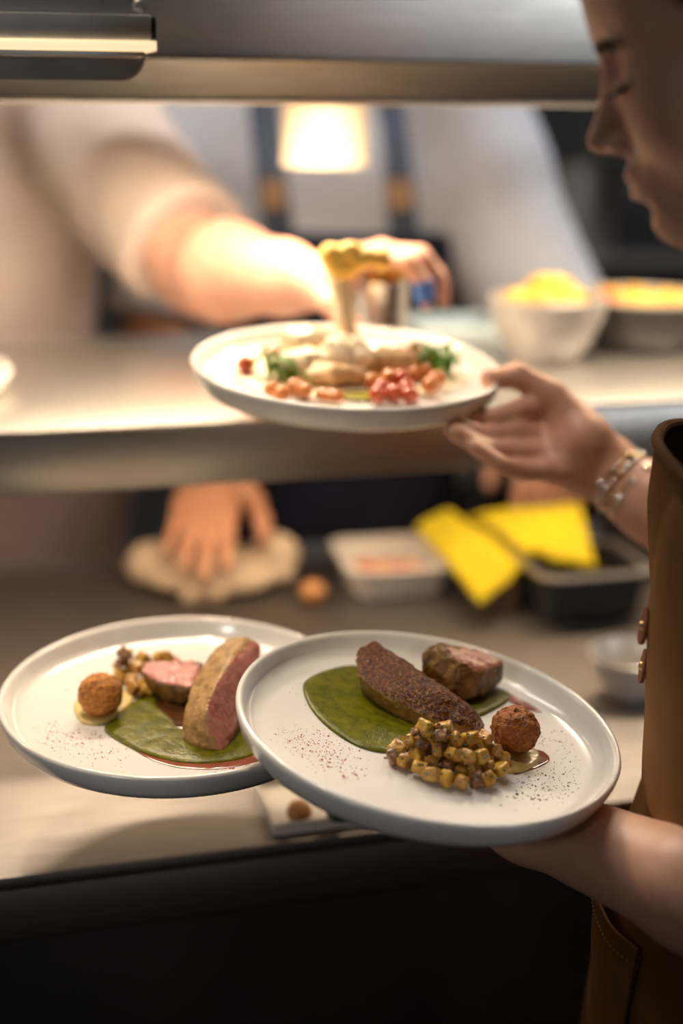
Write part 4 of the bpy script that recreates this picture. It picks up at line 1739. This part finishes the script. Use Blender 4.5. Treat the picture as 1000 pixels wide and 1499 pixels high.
# first chef: cream shirt, reaching over the shelf
AB = (-.515, 1.93)
AF = nrm([-.06, -1, 0])
chefa = thing('person', 'chef in a cream t-shirt reaching a bare arm over the shelf', 'person', loc=(AB[0], AB[1], 0))
F = Field()
B, (sl_, sr_), AR, aq = body_ops(F, AB, AF, 1.80, False)
ho = B(.06, 0, 1.625)
AHR = simple_head(F, .55, .5, ho)
F.cap(AHR @ np.array([-.02, 0, -.05]) + ho, B(.0, 0, 1.42), .058, .064, .03)
ash = B(.03, .165, 1.395)
ael = aty(292, 392, 1.665)
awr = aty(448, 412, 1.44)
F.chain([sl_, ash, ash * .5 + ael * .5, ael], [.055, .056, .053, .050], .03, .04)
F.chain([ael, ael * .72 + awr * .28, ael * .2 + awr * .8, awr], [.051, .054, .036, .031], .02, .02)
AHAND = hand_ops(F, awr, (.80, -.30, .36), (.42, -.05, -.9), False, s=.95, curls=[(.45, .85, .55), (.45, .85, .5), (.45, .8, .5), (.45, .75, .5)], spread=.12,
                 thumb=[(.015, .026, -.008), (.036, .048, -.026), (.052, .060, -.052), (.062, .062, -.076)])
arr = B(.08, -.22, 1.12)
arw = B(.16, -.24, .93) + np.array([0, 0, .06])
F.chain([sr_, sr_ * .5 + arr * .5, arr], [.055, .052, .046], .03, .04)
F.chain([arr, arr * .5 + arw * .5, arw], [.047, .044, .030], .02, .02)
hand_ops(F, arw, (.05, -.75, -.45), (0, .3, -1), True, (.15, .3, .2), s=1.08)
F.disp = lambda P: .0006 * fbm(P * 60, 2, 8)
finish_body(chefa, F, (-1.0, 1.2, -.004), (.22, 2.25, 1.84), .0045, M['skin_a'], (AHR, ho, 1.04))
face_bits(chefa, F, AHR, ho, 1.04)
chef_hair(chefa, AHR, ho)
acuff = ael * 1.02 - ash * .02
sleeveA = (ash, ash * .12 + ael * .88, .088, .082)
F = torso_cloth(AB, AF, 1.80, False, .020, .80, 1.47, [sleeveA, (sr_, sr_ * .3 + arr * .7, .078, .072)], disp=folds(.009, 11, 5, (1, 1, .4)))
V, Q = F.mesh((-1.0, 1.5, .7), (.1, 2.3, 1.56), .008)
link('shirt', mk_mesh('shirt', V, Q, M['shirt_a']), chefa)


def lower_wear(t, base, f, H, mtrouser, seed):
    F = Field()
    f = nrm(f)
    R = np.stack([f, np.cross([0, 0, 1], f), [0, 0, 1.0]], 1)
    q = H / 1.75
    F.frame(R * q, (base[0], base[1], 0))
    F.cap((0, -.085, .955), (0, .085, .955), .116, .116, .05)
    for s_ in (-1, 1):
        F.cap((0, s_ * .092, .93), (.01, s_ * .098, .50), .098, .074, .03)
        F.cap((.01, s_ * .098, .50), (-.012, s_ * .100, .06), .074, .064, .02)
    F.cut((0, 0, .985), (0, 0, 1))
    F.cut((0, 0, .055), (0, 0, -1))
    F.frame()
    F.disp = folds(.004, 18, seed)
    b = np.array([base[0], base[1], 0])
    V, Q = F.mesh(b + [-.3, -.3, .02], b + [.3, .3, 1.06], .009)
    link('trousers', mk_mesh('trousers', V, Q, mtrouser), t)
    for s_ in (-1, 1):
        F = Field()
        F.frame(R * q, (base[0], base[1], 0))
        F.cap((-.04, s_ * .095, .050), (.15, s_ * .107, .042), .050, .042, .02)
        F.cut((0, 0, .004), (0, 0, -1), .002)
        F.frame()
        V, Q = F.mesh(b + [-.25, -.3, -.01], b + [.25, .25, .12], .007)
        link('shoe', mk_mesh('shoe', V, Q, M['trouser']), t)


lower_wear(chefa, AB, AF, 1.80, M['trouser'], 4)
# mauve-grey waist apron of the first chef
M['mauve'] = fabric('mauve_grey_canvas', (.26, .20, .19), (.22, .17, .165), 500)


def waist_apron(t, base, f, H, z0, z1, grow, wl0, wl1, m, nm='apron', fcut=-.02, seed=2):
    F = Field()
    f = nrm(f)
    R = np.stack([f, np.cross([0, 0, 1], f), [0, 0, 1.0]], 1)
    q = H / 1.75
    F.frame(R * q, (base[0], base[1], 0))
    g = grow
    F.cap((0, -.085, .955), (0, .085, .955), .108 + g, .108 + g, .05)
    F.ell((.012, 0, 1.10), (.115 + g, .150 + g, .16 + g), .06)
    F.ell((0, 0, 1.27), (.118 + g, .168 + g, .17 + g), .06)
    F.cone((.0, -.02, .30), (.0, -.02, .96), .215, .150 + g, .03)
    F.cone((.0, .02, .30), (.0, .02, .96), .215, .150 + g, .03)
    F.cut((fcut, 0, 0), (-1, 0, 0))
    F.cut((0, 0, z0), (0, 0, -1))
    F.cut((0, 0, z1), (0, 0, 1))
    F.cut((0, wl1, 0), (0, 1, 0))
    F.cut((0, wl0, 0), (0, -1, 0))
    F.frame()
    F.disp = folds(.005, 12, seed, (1, 1, .2))
    b = np.array([base[0], base[1], 0])
    V, Q = F.mesh(b + [-.32, -.32, .25], b + [.32, .32, 1.45], .008)
    return link(nm, mk_mesh(nm, V, Q, m), t), F


waist_apron(chefa, AB, AF, 1.80, .35, 1.0, .030, -.14, .24, M['mauve'], seed=6)
# blue plaster on the fingertip
P = AHAND[0]
mb = MB()
mb.tube([P[2] * .9 + P[1] * .1, P[3] * .55 + P[2] * .45, P[3] * .9 + P[2] * .1], [.0102, .0098, .0092], 16)
o = link('finger_plaster', mb.done('finger_plaster', M['blue_tape']), chefa)
o['label'] = 'blue plaster round a fingertip'

# second chef: pale grey jacket, navy bib apron, head behind the upper shelf
BB = (-.012, 2.12)
BF = nrm([0.02, -1, 0])
chefb = thing('person', 'chef in a pale grey jacket and navy bib apron pressing a cloth on the counter', 'person', loc=(BB[0], BB[1], 0))
F = Field()
B, (bsl, bsr), BR, bq = body_ops(F, BB, BF, 1.80, False)
bho = B(.05, 0, 1.63)
BHR = simple_head(F, .0, .45, bho)
F.cap(BHR @ np.array([-.02, 0, -.05]) + bho, B(.0, 0, 1.42), .058, .064, .03)
bwr = aty(314, 762, 1.70)
bwr = bwr + np.array([0, .02, 0])
bwr[2] = 1.030
ber = np.array([-.262, 1.985, 1.14])
F.chain([bsr, bsr * .5 + ber * .5, ber], [.056, .052, .046], .03, .04)
F.chain([ber, ber * .6 + bwr * .4, bwr], [.047, .045, .033], .02, .02)
hand_ops(F, bwr, (-.04, -.84, -.36), (0, -.36, -.9), True, (.04, .10, .10), s=1.05, spread=.05)
bel = np.array([.30, 2.02, 1.13])
bwl = np.array([.275, 1.97, 1.045])
F.chain([bsl, bsl * .5 + bel * .5, bel], [.056, .052, .046], .03, .04)
F.chain([bel, bel * .6 + bwl * .4, bwl], [.047, .045, .031], .02, .02)
hand_ops(F, bwl, (.0, -.62, -.40), (0, -.40, -.9), False, (.1, .3, .2), s=1.08)
F.disp = lambda P: .0006 * fbm(P * 60, 2, 9)
finish_body(chefb, F, (-.45, 1.42, -.004), (.45, 2.42, 1.84), .0045, M['skin_b'], (BHR, bho, 1.04))
face_bits(chefb, F, BHR, bho, 1.04)
chef_hair(chefb, BHR, bho)


def jacket_extra(F):
    pass


F = torso_cloth(BB, BF, 1.80, False, .024, .84, 1.47,
                [(bsr, bsr * .06 + ber * .94, .098, .090), (bsl, bsl * .06 + bel * .94, .100, .094)], disp=folds(.010, 10, 15, (1, 1, .35)))
V, Q = F.mesh((-.55, 1.7, .75), (.55, 2.45, 1.56), .008)
link('jacket', mk_mesh('jacket', V, Q, M['jacket_b']), chefb)
JK = F
lower_wear(chefb, BB, BF, 1.80, M['trouser'], 14)
zb = aty(480, 342, BB[1] - .15)[2]
waist_apron(chefb, BB, BF, 1.80, .35, zb / (1.80 / 1.75), .044, -.175, .175, M['navy'], seed=16)
# straps with tan tabs
for (xa, ya, xb, yb, s_) in ((385, 150, 408, 348, -1), (570, 150, 592, 348, 1)):
    pts, tanp = [], []
    for i in range(15):
        r = i / 14
        x, y = xa + (xb - xa) * r, ya + (yb - ya) * r
        hit = JK.march(aty(x, y, 1.6), ray(x, y), 1.0)
        q_ = hit - ray(x, y) * .006
        pts.append(q_)
        if .50 < r < .80:
            tanp.append(hit - ray(x, y) * .012)
    # over the shoulder
    top = pts[0]
    pts = [top + np.array([-s_ * .01, .13, .025]), top + np.array([-s_ * .004, .07, .055]), top + np.array([0, .02, .035])] + pts
    mb = MB()
    mb.tube(pts, .021, 12, flat=.16, nref=(0, -1, .2))
    st = link('apron_strap', mb.done('apron_strap', M['strap_b']), chefb)
    mb = MB()
    mb.tube(tanp, .017, 12, flat=.22, nref=(0, -1, .2))
    link('strap_tab', mb.done('strap_tab', M['tan']), st)
#PROPS

# ------------------------------------------------------------------ things on the lower shelf of the gantry
M['stoneware'] = mat('pale_stoneware', (.44, .41, .38), .3, 0, col2=(.38, .355, .33), scale=40, bump=.05, coat=.2)
M['darkpan'] = mat('dark_pan_enamel', (.045, .042, .042), .35, 0, col2=(.06, .055, .055), scale=30, spec=.3)
M['potato'] = mat('golden_fried_potato', (.80, .52, .085), .5, 0, col2=(.60, .30, .03), scale=110, bump=.6, bscale=200, bdist=.002)
M['chorizo'] = mat('red_sausage', (.45, .07, .03), .4, 0, col2=(.32, .045, .02), scale=60)
M['paleblue'] = mat('pale_blue_plastic', (.48, .58, .62), .4, 0, col2=(.44, .54, .58), scale=20)


def chunk_mesh(name, seed, m, r, sq, rough, fr, h):
    F = Field()
    F.ell((0, 0, 0), np.asarray(sq) * r, .004)
    F.disp = lambda Q: rough * fbm(Q * fr + seed * 5.1, 2, seed)
    b = r * max(sq) + 2 * rough
    V, Q = F.mesh((-b, -b, -b), (b, b, b), h, n=8)
    return mk_mesh(name, V, Q, m)


POT = [chunk_mesh('potato_chunk', 5 + i, M['potato'], .0155, q, .0062, 75, .0030) for i, q in enumerate([(1.25, .8, .75), (1, .9, .8), (1.4, .7, .7), (1.1, 1, .7)])]


def put(name, me, p, seed, label, cat, group, sc=1.0):
    r_ = random.Random(seed)
    o = link(name, me, None, Matrix.Translation(Vector(p)) @ Matrix.Rotation(r_.uniform(0, 6.3), 4, 'Z') @ Matrix.Rotation(r_.uniform(-.7, .7), 4, 'X') @ Matrix.Scale(sc * r_.uniform(.88, 1.12), 4))
    return tag(o, label, cat, group)


bc1 = atz(795, 537, SHZ)
bc1 = np.array([bc1[0] + .008, bc1[1] + .045, SHZ + .0005])
t = thing('serving_bowl', 'pale stoneware bowl heaped with golden potato chunks on the steel shelf', 'bowl', loc=bc1)
mb = MB()
mb.lathe([(0, .001), (.036, 0), (.039, .004), (.052, .022), (.064, .052), (.0665, .070), (.065, .0715), (.0632, .070), (.061, .053), (.050, .025), (.036, .010), (0, .008)], 64)
childl('body', mb.done('body', M['stoneware']), t)
k = 0
for ring, z, n in ((.0, .050, 1), (.038, .050, 7), (.028, .069, 6), (.008, .083, 2)):
    for i in range(n):
        a = 6.283 * i / n + ring * 40
        put('potato_chunk', POT[k % 4], bc1 + np.array([ring * math.cos(a), ring * math.sin(a), z]), k, 'golden potato chunk in the pale stoneware bowl', 'potato', 'potato chunks in the pale bowl')
        k += 1

bc2 = atz(945, 522, SHZ)
bc2 = np.array([bc2[0] + .010, bc2[1] + .075, SHZ + .0005])
t = thing('gratin_pan', 'dark round pan with a pale inside holding golden chunks and a red piece', 'pan', loc=bc2)
mb = MB()
mb.lathe([(0, .001), (.062, 0), (.067, .003), (.080, .030), (.0875, .056), (.0885, .058), (.086, .0572), (.078, .031), (.064, .0075), (0, .006)], 64)
childl('body', mb.done('body', M['darkpan']), t)
mb = MB()
mb.lathe([(.0895, .0572), (.090, .060), (.0875, .0612), (.0852, .0590), (.0775, .0325), (.064, .0085), (0, .007)], 64)
childl('lining', mb.done('lining', M['stoneware']), t)
for ring, z, n in ((.0, .030, 1), (.030, .030, 5), (.054, .034, 9), (.022, .052, 4), (.046, .054, 7)):
    for i in range(n):
        a = 6.283 * i / n + ring * 55
        p = bc2 + np.array([ring * math.cos(a), ring * math.sin(a), z])
        if ring == .046 and i == 3:
            continue
        put('potato_chunk', POT[k % 4], p, k, 'golden chunk in the dark round pan', 'potato', 'golden chunks in the dark pan', .92)
        k += 1
me = chunk_mesh('sausage_piece', 40, M['chorizo'], .016, (1.2, .8, .8), .001, 90, .003)
put('sausage_piece', me, bc2 + np.array([-.048, -.022, .056]), 3, 'red piece near the rim of the dark round pan', 'sausage', None)

# steel beaker gripped by the reaching chef
bk = aty(556, 410, 1.425)
bk = np.array([bk[0], bk[1], SHZ + .0005])
bh = aty(556, 408, 1.425)[2] - bk[2]
t = thing('steel_beaker', 'steel beaker gripped by the hand of the cream shirted chef', 'beaker', loc=bk)
mb = MB()
mb.lathe([(0, .001), (.026, 0), (.0275, .002), (.0292, bh - .003), (.0306, bh), (.0288, bh - .0005), (.0275, bh - .004), (.0258, .004), (0, .003)], 40)
childl('body', mb.done('body', M['steel_pol']), t)
CR = [chunk_mesh('golden_crisp', 70 + i, M['goldcrisp'], .0085, q, .0016, 150, .0024) for i, q in enumerate([(1.2, .8, .7), (1, .9, .8), (1.3, .7, .6)])]
for i in range(9):
    a = 6.283 * i / 7
    r_ = .017 if i < 7 else .004
    put('golden_crisp', CR[i % 3], bk + np.array([r_ * math.cos(a), r_ * math.sin(a), bh + (.003 if i < 7 else .011)]), i, 'golden crisp heaped at the mouth of the steel beaker', 'crisp', 'golden crisps in the beaker')

# pale blue tray behind the upheld plate
tc = atz(665, 486, SHZ)
uv_ = tc - P0
tu, tv = uv_ @ U, uv_ @ Vv
t = thing('tray', 'pale blue plastic tray lying on the steel shelf beside the pale bowl', 'tray', M=mat4(RP, pw(tu, tv, SHZ + .0005)))
mb = MB()
mb.box((-.055, -.055, 0), (.052, .05, .004), .0015)
childl('base', mb.done('base', M['paleblue']), t)
mb = MB()
for lo, hi in (((-.055, -.055, .004), (.052, -.051, .016)), ((-.055, .046, .004), (.052, .05, .016)), ((-.055, -.051, .004), (-.051, .046, .016)), ((.048, -.051, .004), (.052, .046, .016))):
    mb.box(lo, hi, .0008)
childl('rim', mb.done('rim', M['paleblue']), t)

# ------------------------------------------------------------------ things on the counter under the shelf
M['towel'] = fabric('beige_towel', (.62, .50, .36), (.54, .42, .29), 260)
M['yellowcloth'] = fabric('yellow_cloth', (.62, .50, .020), (.55, .43, .016), 320)
M['whiteplastic'] = mat('white_plastic', (.66, .62, .56), .35, 0, col2=(.62, .58, .52), scale=20)
M['redpiece'] = mat('red_cut_tomato', (.60, .10, .05), .25, 0, col2=(.48, .06, .03), scale=60, coat=.3)
M['orangepiece'] = mat('orange_cut_carrot', (.66, .30, .10), .35, 0, col2=(.55, .22, .07), scale=60)
M['bunbrown'] = mat('brown_bun_crust', (.56, .27, .09), .5, 0, col2=(.46, .20, .06), scale=60, bump=.2)
M['greenpiece'] = mat('dark_green_leaf_ball', (.05, .075, .03), .5, 0, col2=(.035, .05, .02), scale=90, bump=.4)
M['blackpan'] = mat('black_tray_plastic', (.022, .021, .020), .4, 0, col2=(.03, .028, .026), scale=30)
M['sauce_dark'] = mat('dark_brown_stew', (.055, .035, .014), .3, 0, col2=(.035, .024, .012), scale=60, bump=.4, bscale=120, coat=.2)

# crumpled towel under the hand
cc = atz(308, 868, CTZ)
cc = np.array([cc[0], cc[1] + .03, CTZ])
F = Field()
rg = random.Random(12)
F.ell(cc + [0, 0, .016], (.085, .066, .020), .01)
for i in range(20):
    a = rg.uniform(0, 6.283)
    r_ = rg.uniform(.02, .075)
    p = cc + np.array([r_ * math.cos(a), r_ * .75 * math.sin(a), rg.uniform(.012, .030)])
    d = np.array([rg.uniform(-1, 1), rg.uniform(-1, 1), rg.uniform(-.1, .2)]) * .03
    F.cap(p - d, p + d, rg.uniform(.010, .017), rg.uniform(.008, .013), .006)
F.ell(cc + [.075, .02, .034], (.030, .030, .026), .01)
F.ell(cc + [-.075, .01, .028], (.030, .034, .022), .01)
F.cut((0, 0, CTZ + .0008), (0, 0, -1), .001)
F.disp = lambda Q: .004 * fbm(Q * 45, 3, 6)
V, Q = F.mesh(cc - [.15, .13, .02], cc + [.15, .13, .10], .004)
V[:, 2] = np.maximum(V[:, 2], CTZ + .0006)
o = link('towel', mk_mesh('towel', V, Q, M['towel']), None)
tag(o, 'crumpled beige towel pressed on the counter by a hand', 'towel')


def tub(name, label, cat, c, L, W, Hh, m, yaw, wall=.004, flare=1.10, rim=.007, mrim=None):
    R = frame_of((0, 0, 1), (math.cos(yaw), math.sin(yaw), 0))
    t = thing(name, label, cat, M=mat4(R, c))

    def ringp(l, w_, z, r=.02, n=6):
        out = []
        for cx, cy, a0 in ((1, 1, 0), (-1, 1, 90), (-1, -1, 180), (1, -1, 270)):
            for i in range(n):
                a = math.radians(a0 + 90 * i / (n - 1))
                out.append((cx * (l - r) + r * math.cos(a), cy * (w_ - r) + r * math.sin(a), z))
        return out
    l, w_ = L / 2, W / 2
    prof_ = [(l / flare - .004, w_ / flare - .004, 0), (l / flare, w_ / flare, .003), (l, w_, Hh - .004), (l - wall, w_ - wall, Hh - .004), (l / flare - wall, w_ / flare - wall, .006), (l / flare - wall - .006, w_ / flare - wall - .006, .004)]
    mb = MB()
    rings = [[mb.bm.verts.new(p) for p in ringp(*q)] for q in prof_]
    mb.bm.faces.new(rings[0][::-1])
    mb.bm.faces.new(rings[-1])
    n = len(rings[0])
    for a, b in zip(rings[:-1], rings[1:]):
        for i in range(n):
            j = (i + 1) % n
            mb.bm.faces.new((a[i], a[j], b[j], b[i]))
    childl('body', mb.done('body', m), t)
    mb = MB()
    prof_ = [(l + rim, w_ + rim, Hh - .004), (l + rim, w_ + rim, Hh - .001), (l, w_, Hh), (l - wall, w_ - wall, Hh - .001), (l - wall, w_ - wall, Hh - .0038)]
    rings = [[mb.bm.verts.new(p) for p in ringp(q[0], q[1], q[2], .022)] for q in prof_]
    for a, b in zip(rings, rings[1:] + rings[:1]):
        for i in range(n):
            j = (i + 1) % n
            mb.bm.faces.new((a[i], a[j], b[j], b[i]))
    childl('rim', mb.done('rim', mrim or m), t)
    return t, R


tb = atz(562, 884, CTZ)
tb = np.array([tb[0] + .010, tb[1] + .072, CTZ + .0005])
tub('food_tub', 'white plastic tub with red and orange pieces on the counter', 'tub', tb, .118, .128, .040, M['whiteplastic'], math.radians(12))
PC = {c: chunk_mesh('vegetable_piece', 90 + i, M[c], .015, (1.2, .9, .7), .0015, 90, .0036) for i, c in enumerate(('redpiece', 'orangepiece'))}
for i, (dx, dy, c) in enumerate(((-.030, -.045, 'redpiece'), (-.010, -.048, 'orangepiece'), (.012, -.044, 'redpiece'), (.034, -.046, 'orangepiece'), (-.022, -.020, 'redpiece'), (.004, -.022, 'orangepiece'), (.028, -.020, 'redpiece'), (-.035, .006, 'orangepiece'), (-.005, .006, 'redpiece'), (.026, .008, 'orangepiece'))):
    dx, dy = dx * .92, dy * .82
    z_ = .017 if dy > -.03 else .026
    put('vegetable_piece', PC[c], tb + np.array([dx, dy, z_]), i, ('red' if c == 'redpiece' else 'orange') + ' piece lying in the white plastic tub', 'vegetable', ('red' if c == 'redpiece' else 'orange') + ' pieces in the white tub')

# yellow cloths
def cloth(name, label, corners, th, seed, m):
    """a soft folded cloth through four world corners"""
    c = [np.asarray(q, float) for q in corners]
    mb = MB()
    P = []
    for i in range(25):
        s_ = i / 24
        row = []
        for j in range(17):
            t_ = j / 16
            p = (c[0] * (1 - s_) + c[1] * s_) * (1 - t_) + (c[3] * (1 - s_) + c[2] * s_) * t_
            p = p + np.array([0, 0, .008 * math.sin(math.pi * s_) * math.sin(math.pi * t_) + .004 * float(fbm(np.array([[s_ * 4, t_ * 4, seed]]), 2, seed)[0])])
            row.append(p)
        P.append(row)
    mb.grid(P)
    bmesh.ops.recalc_face_normals(mb.bm, faces=mb.bm.faces[:])
    mb.solid(th)
    bmesh.ops.bevel(mb.bm, geom=[e for e in mb.bm.edges if len(e.link_faces) == 2 and e.calc_face_angle(0) > 1.0], offset=th * .3, segments=2, affect='EDGES')
    o = link(name, mb.done(name, m, True, 60))
    return tag(o, label, 'cloth')


cloth('yellow_cloth', 'yellow folded cloth sloping down to the white plastic tub', [aty(606, 768, 1.69), aty(658, 742, 1.71), aty(780, 816, 1.58), aty(704, 880, 1.48)], .008, 2, M['yellowcloth'])
cloth('yellow_cloth', 'larger yellow folded cloth draped over the dark pans', [aty(688, 750, 1.68), aty(850, 738, 1.70), aty(874, 828, 1.53), aty(768, 802, 1.57)], .009, 5, M['yellowcloth'])

# dark pans with steel rims at the back right of the counter
for i, (px, py, L, W, Hh, yw, lab) in enumerate(((852, 905, .130, .12, .060, 15, 'dark open pan with a steel rim beyond the right of the foremost plate'),
                                
                                               (985, 842, .150, .14, .080, 15, 'dark pan with a steel rim behind the waiter forearm'))):
    c = atz(px, py, CTZ)
    c = np.array([c[0], c[1] + W / 2 - .02, CTZ + .0005])
    t, R = tub('gastro_pan', lab, 'pan', c, L, W, Hh, M['blackpan'], math.radians(yw), mrim=M['steel'])
    mb = MB()
    mb.box((-L / 2 + .012, -W / 2 + .012, .0062), (L / 2 - .012, W / 2 - .012, Hh * .5), .004)
    childl('filling', mb.done('filling', M['sauce_dark']), t)
# steel spoon-rest sheet with a white bowl by the waiter
c = atz(922, 1036, CTZ)
c = np.array([c[0] + .006, c[1] + .035, CTZ + .0005])
t = thing('white_bowl', 'white bowl on the counter between the foremost plate and the apron', 'bowl', loc=c)
mb = MB()
mb.lathe([(0, .001), (.024, 0), (.026, .003), (.040, .026), (.044, .044), (.0427, .0445), (.0375, .026), (.024, .008), (0, .007)], 48)
childl('body', mb.done('body', M['ceramic']), t)

# small white tray with a bun and a green ball at the counter front
c = atz(470, 1190, CTZ)
c = np.array([c[0], c[1] + .004, CTZ + .0005])
t = thing('small_tray', 'small white tray at the counter front under the plates', 'tray', M=mat4(RP, c))
mb = MB()
mb.box((-.048, -.034, 0), (.075, .050, .004), .0015)
childl('base', mb.done('base', M['whiteplastic']), t)
mb = MB()
for lo, hi in (((-.048, -.034, .004), (.075, -.031, .011)), ((-.048, .047, .004), (.075, .050, .011)), ((-.048, -.031, .004), (-.045, .047, .011)), ((.072, -.031, .004), (.075, .047, .011))):
    mb.box(lo, hi, .0008)
childl('rim', mb.done('rim', M['whiteplastic']), t)
me = chunk_mesh('brown_bun', 120, M['bunbrown'], .010, (1.1, 1, .85), .0008, 120, .0022)
put('brown_bun', me, atz(438, 1188, CTZ + .014), 1, 'small brown ball in the small white tray', 'bun', None)
me = chunk_mesh('green_ball', 121, M['greenpiece'], .009, (1.1, 1, .85), .0012, 150, .0022)
put('green_ball', me, atz(493, 1190, CTZ + .0135), 2, 'small dark green ball in the small white tray', 'vegetable', None)
me = chunk_mesh('bread_roll', 122, M['bunbrown'], .016, (1.1, 1, .85), .001, 80, .003)
put('bread_roll', me, atz(458, 866, CTZ + .0155), 2, 'small brown roll on the counter between towel and white tub', 'bread', None)

# ------------------------------------------------------------------ the dim kitchen behind
M['fridge'] = steel('fridge_steel', (.45, .45, .45), .45, (1, 60, 2))
t = thing('upright_fridge', 'tall steel fridge against the back wall behind the chefs', 'fridge', loc=(-.55, 3.55, 0))
for nm, lo, hi, m in (('body', (-.60, -.33, .1), (.60, .40, 2.05), M['fridge']), ('plinth', (-.58, -.30, 0), (.58, .38, .0995), M['cabinet'])):
    mb = MB()
    mb.box(lo, hi, .006)
    childl(nm, mb.done(nm, m), t)
for sx in (-1, 1):
    mb = MB()
    mb.box((sx * .30 - .29, -.365, .13), (sx * .30 + .29, -.331, 2.02), .008)
    d = childl('door', mb.done('door', M['fridge']), t)
    mb = MB()
    mb.tube([(sx * .05, -.366, .9), (sx * .05, -.395, .92), (sx * .05, -.395, 1.28), (sx * .05, -.366, 1.30)], .010, 10)
    childl('handle', mb.done('handle', M['steel_pol']), d)

t = thing('storage_rack', 'dark steel storage rack against the back wall with pots on its shelves', 'rack', loc=(.95, 3.45, 0))
for x in (-.62, .62):
    for y in (-.22, .22):
        mb = MB()
        mb.tube([(x, y, 0), (x, y, 1.9)], .014, 10)
        childl('post', mb.done('post', M['steel_dark']), t)
RZ = (.35, .80, 1.12, 1.52)
for z_ in RZ:
    mb = MB()
    mb.box((-.64, -.24, z_ - .02), (.64, .24, z_), .003)
    childl('rack_shelf', mb.done('rack_shelf', M['steel_dark']), t)


def pot(name, x, z_, r, h_, m, label, cat='pot', y=-.05):
    c = np.array([.95 + x, 3.45 + y, z_ + .0005])
    t = thing(name, label, cat, loc=c)
    mb = MB()
    mb.lathe([(0, .001), (r - .006, 0), (r, .006), (r, h_ - .004), (r + .006, h_), (r + .004, h_ + .002), (r - .004, h_ - .004), (r - .005, .008), (0, .006)], 40)
    childl('body', mb.done('body', m), t)
    mb = MB()
    for s_ in (-1, 1):
        mb.tube([(s_ * r, -.03, h_ * .75), (s_ * (r + .035), -.03, h_ * .78), (s_ * (r + .035), .03, h_ * .78), (s_ * r, .03, h_ * .75)], .006, 8)
    childl('handle', mb.done('handle', m), t)['kind'] = 'stuff'


pot('stock_pot', -.42, 1.12, .12, .20, M['steel'], 'wide steel pot on the upper middle rack shelf beside the grey jacket')
pot('stock_pot', -.08, 1.12, .09, .16, M['steel_dark'], 'smaller dark pot on the upper middle rack shelf', y=-.02)
pot('stock_pot', .30, 1.12, .11, .22, M['steel_dark'], 'tall dark pot on the upper middle rack shelf')
pot('stock_pot', -.35, .80, .13, .15, M['steel_dark'], 'low dark pot on the lower middle rack shelf')
pot('stock_pot', .05, .80, .11, .20, M['steel'], 'steel pot on the lower middle rack shelf')
pot('stock_pot', .40, .80, .10, .14, M['steel_dark'], 'small pot at the end of the lower middle rack shelf')
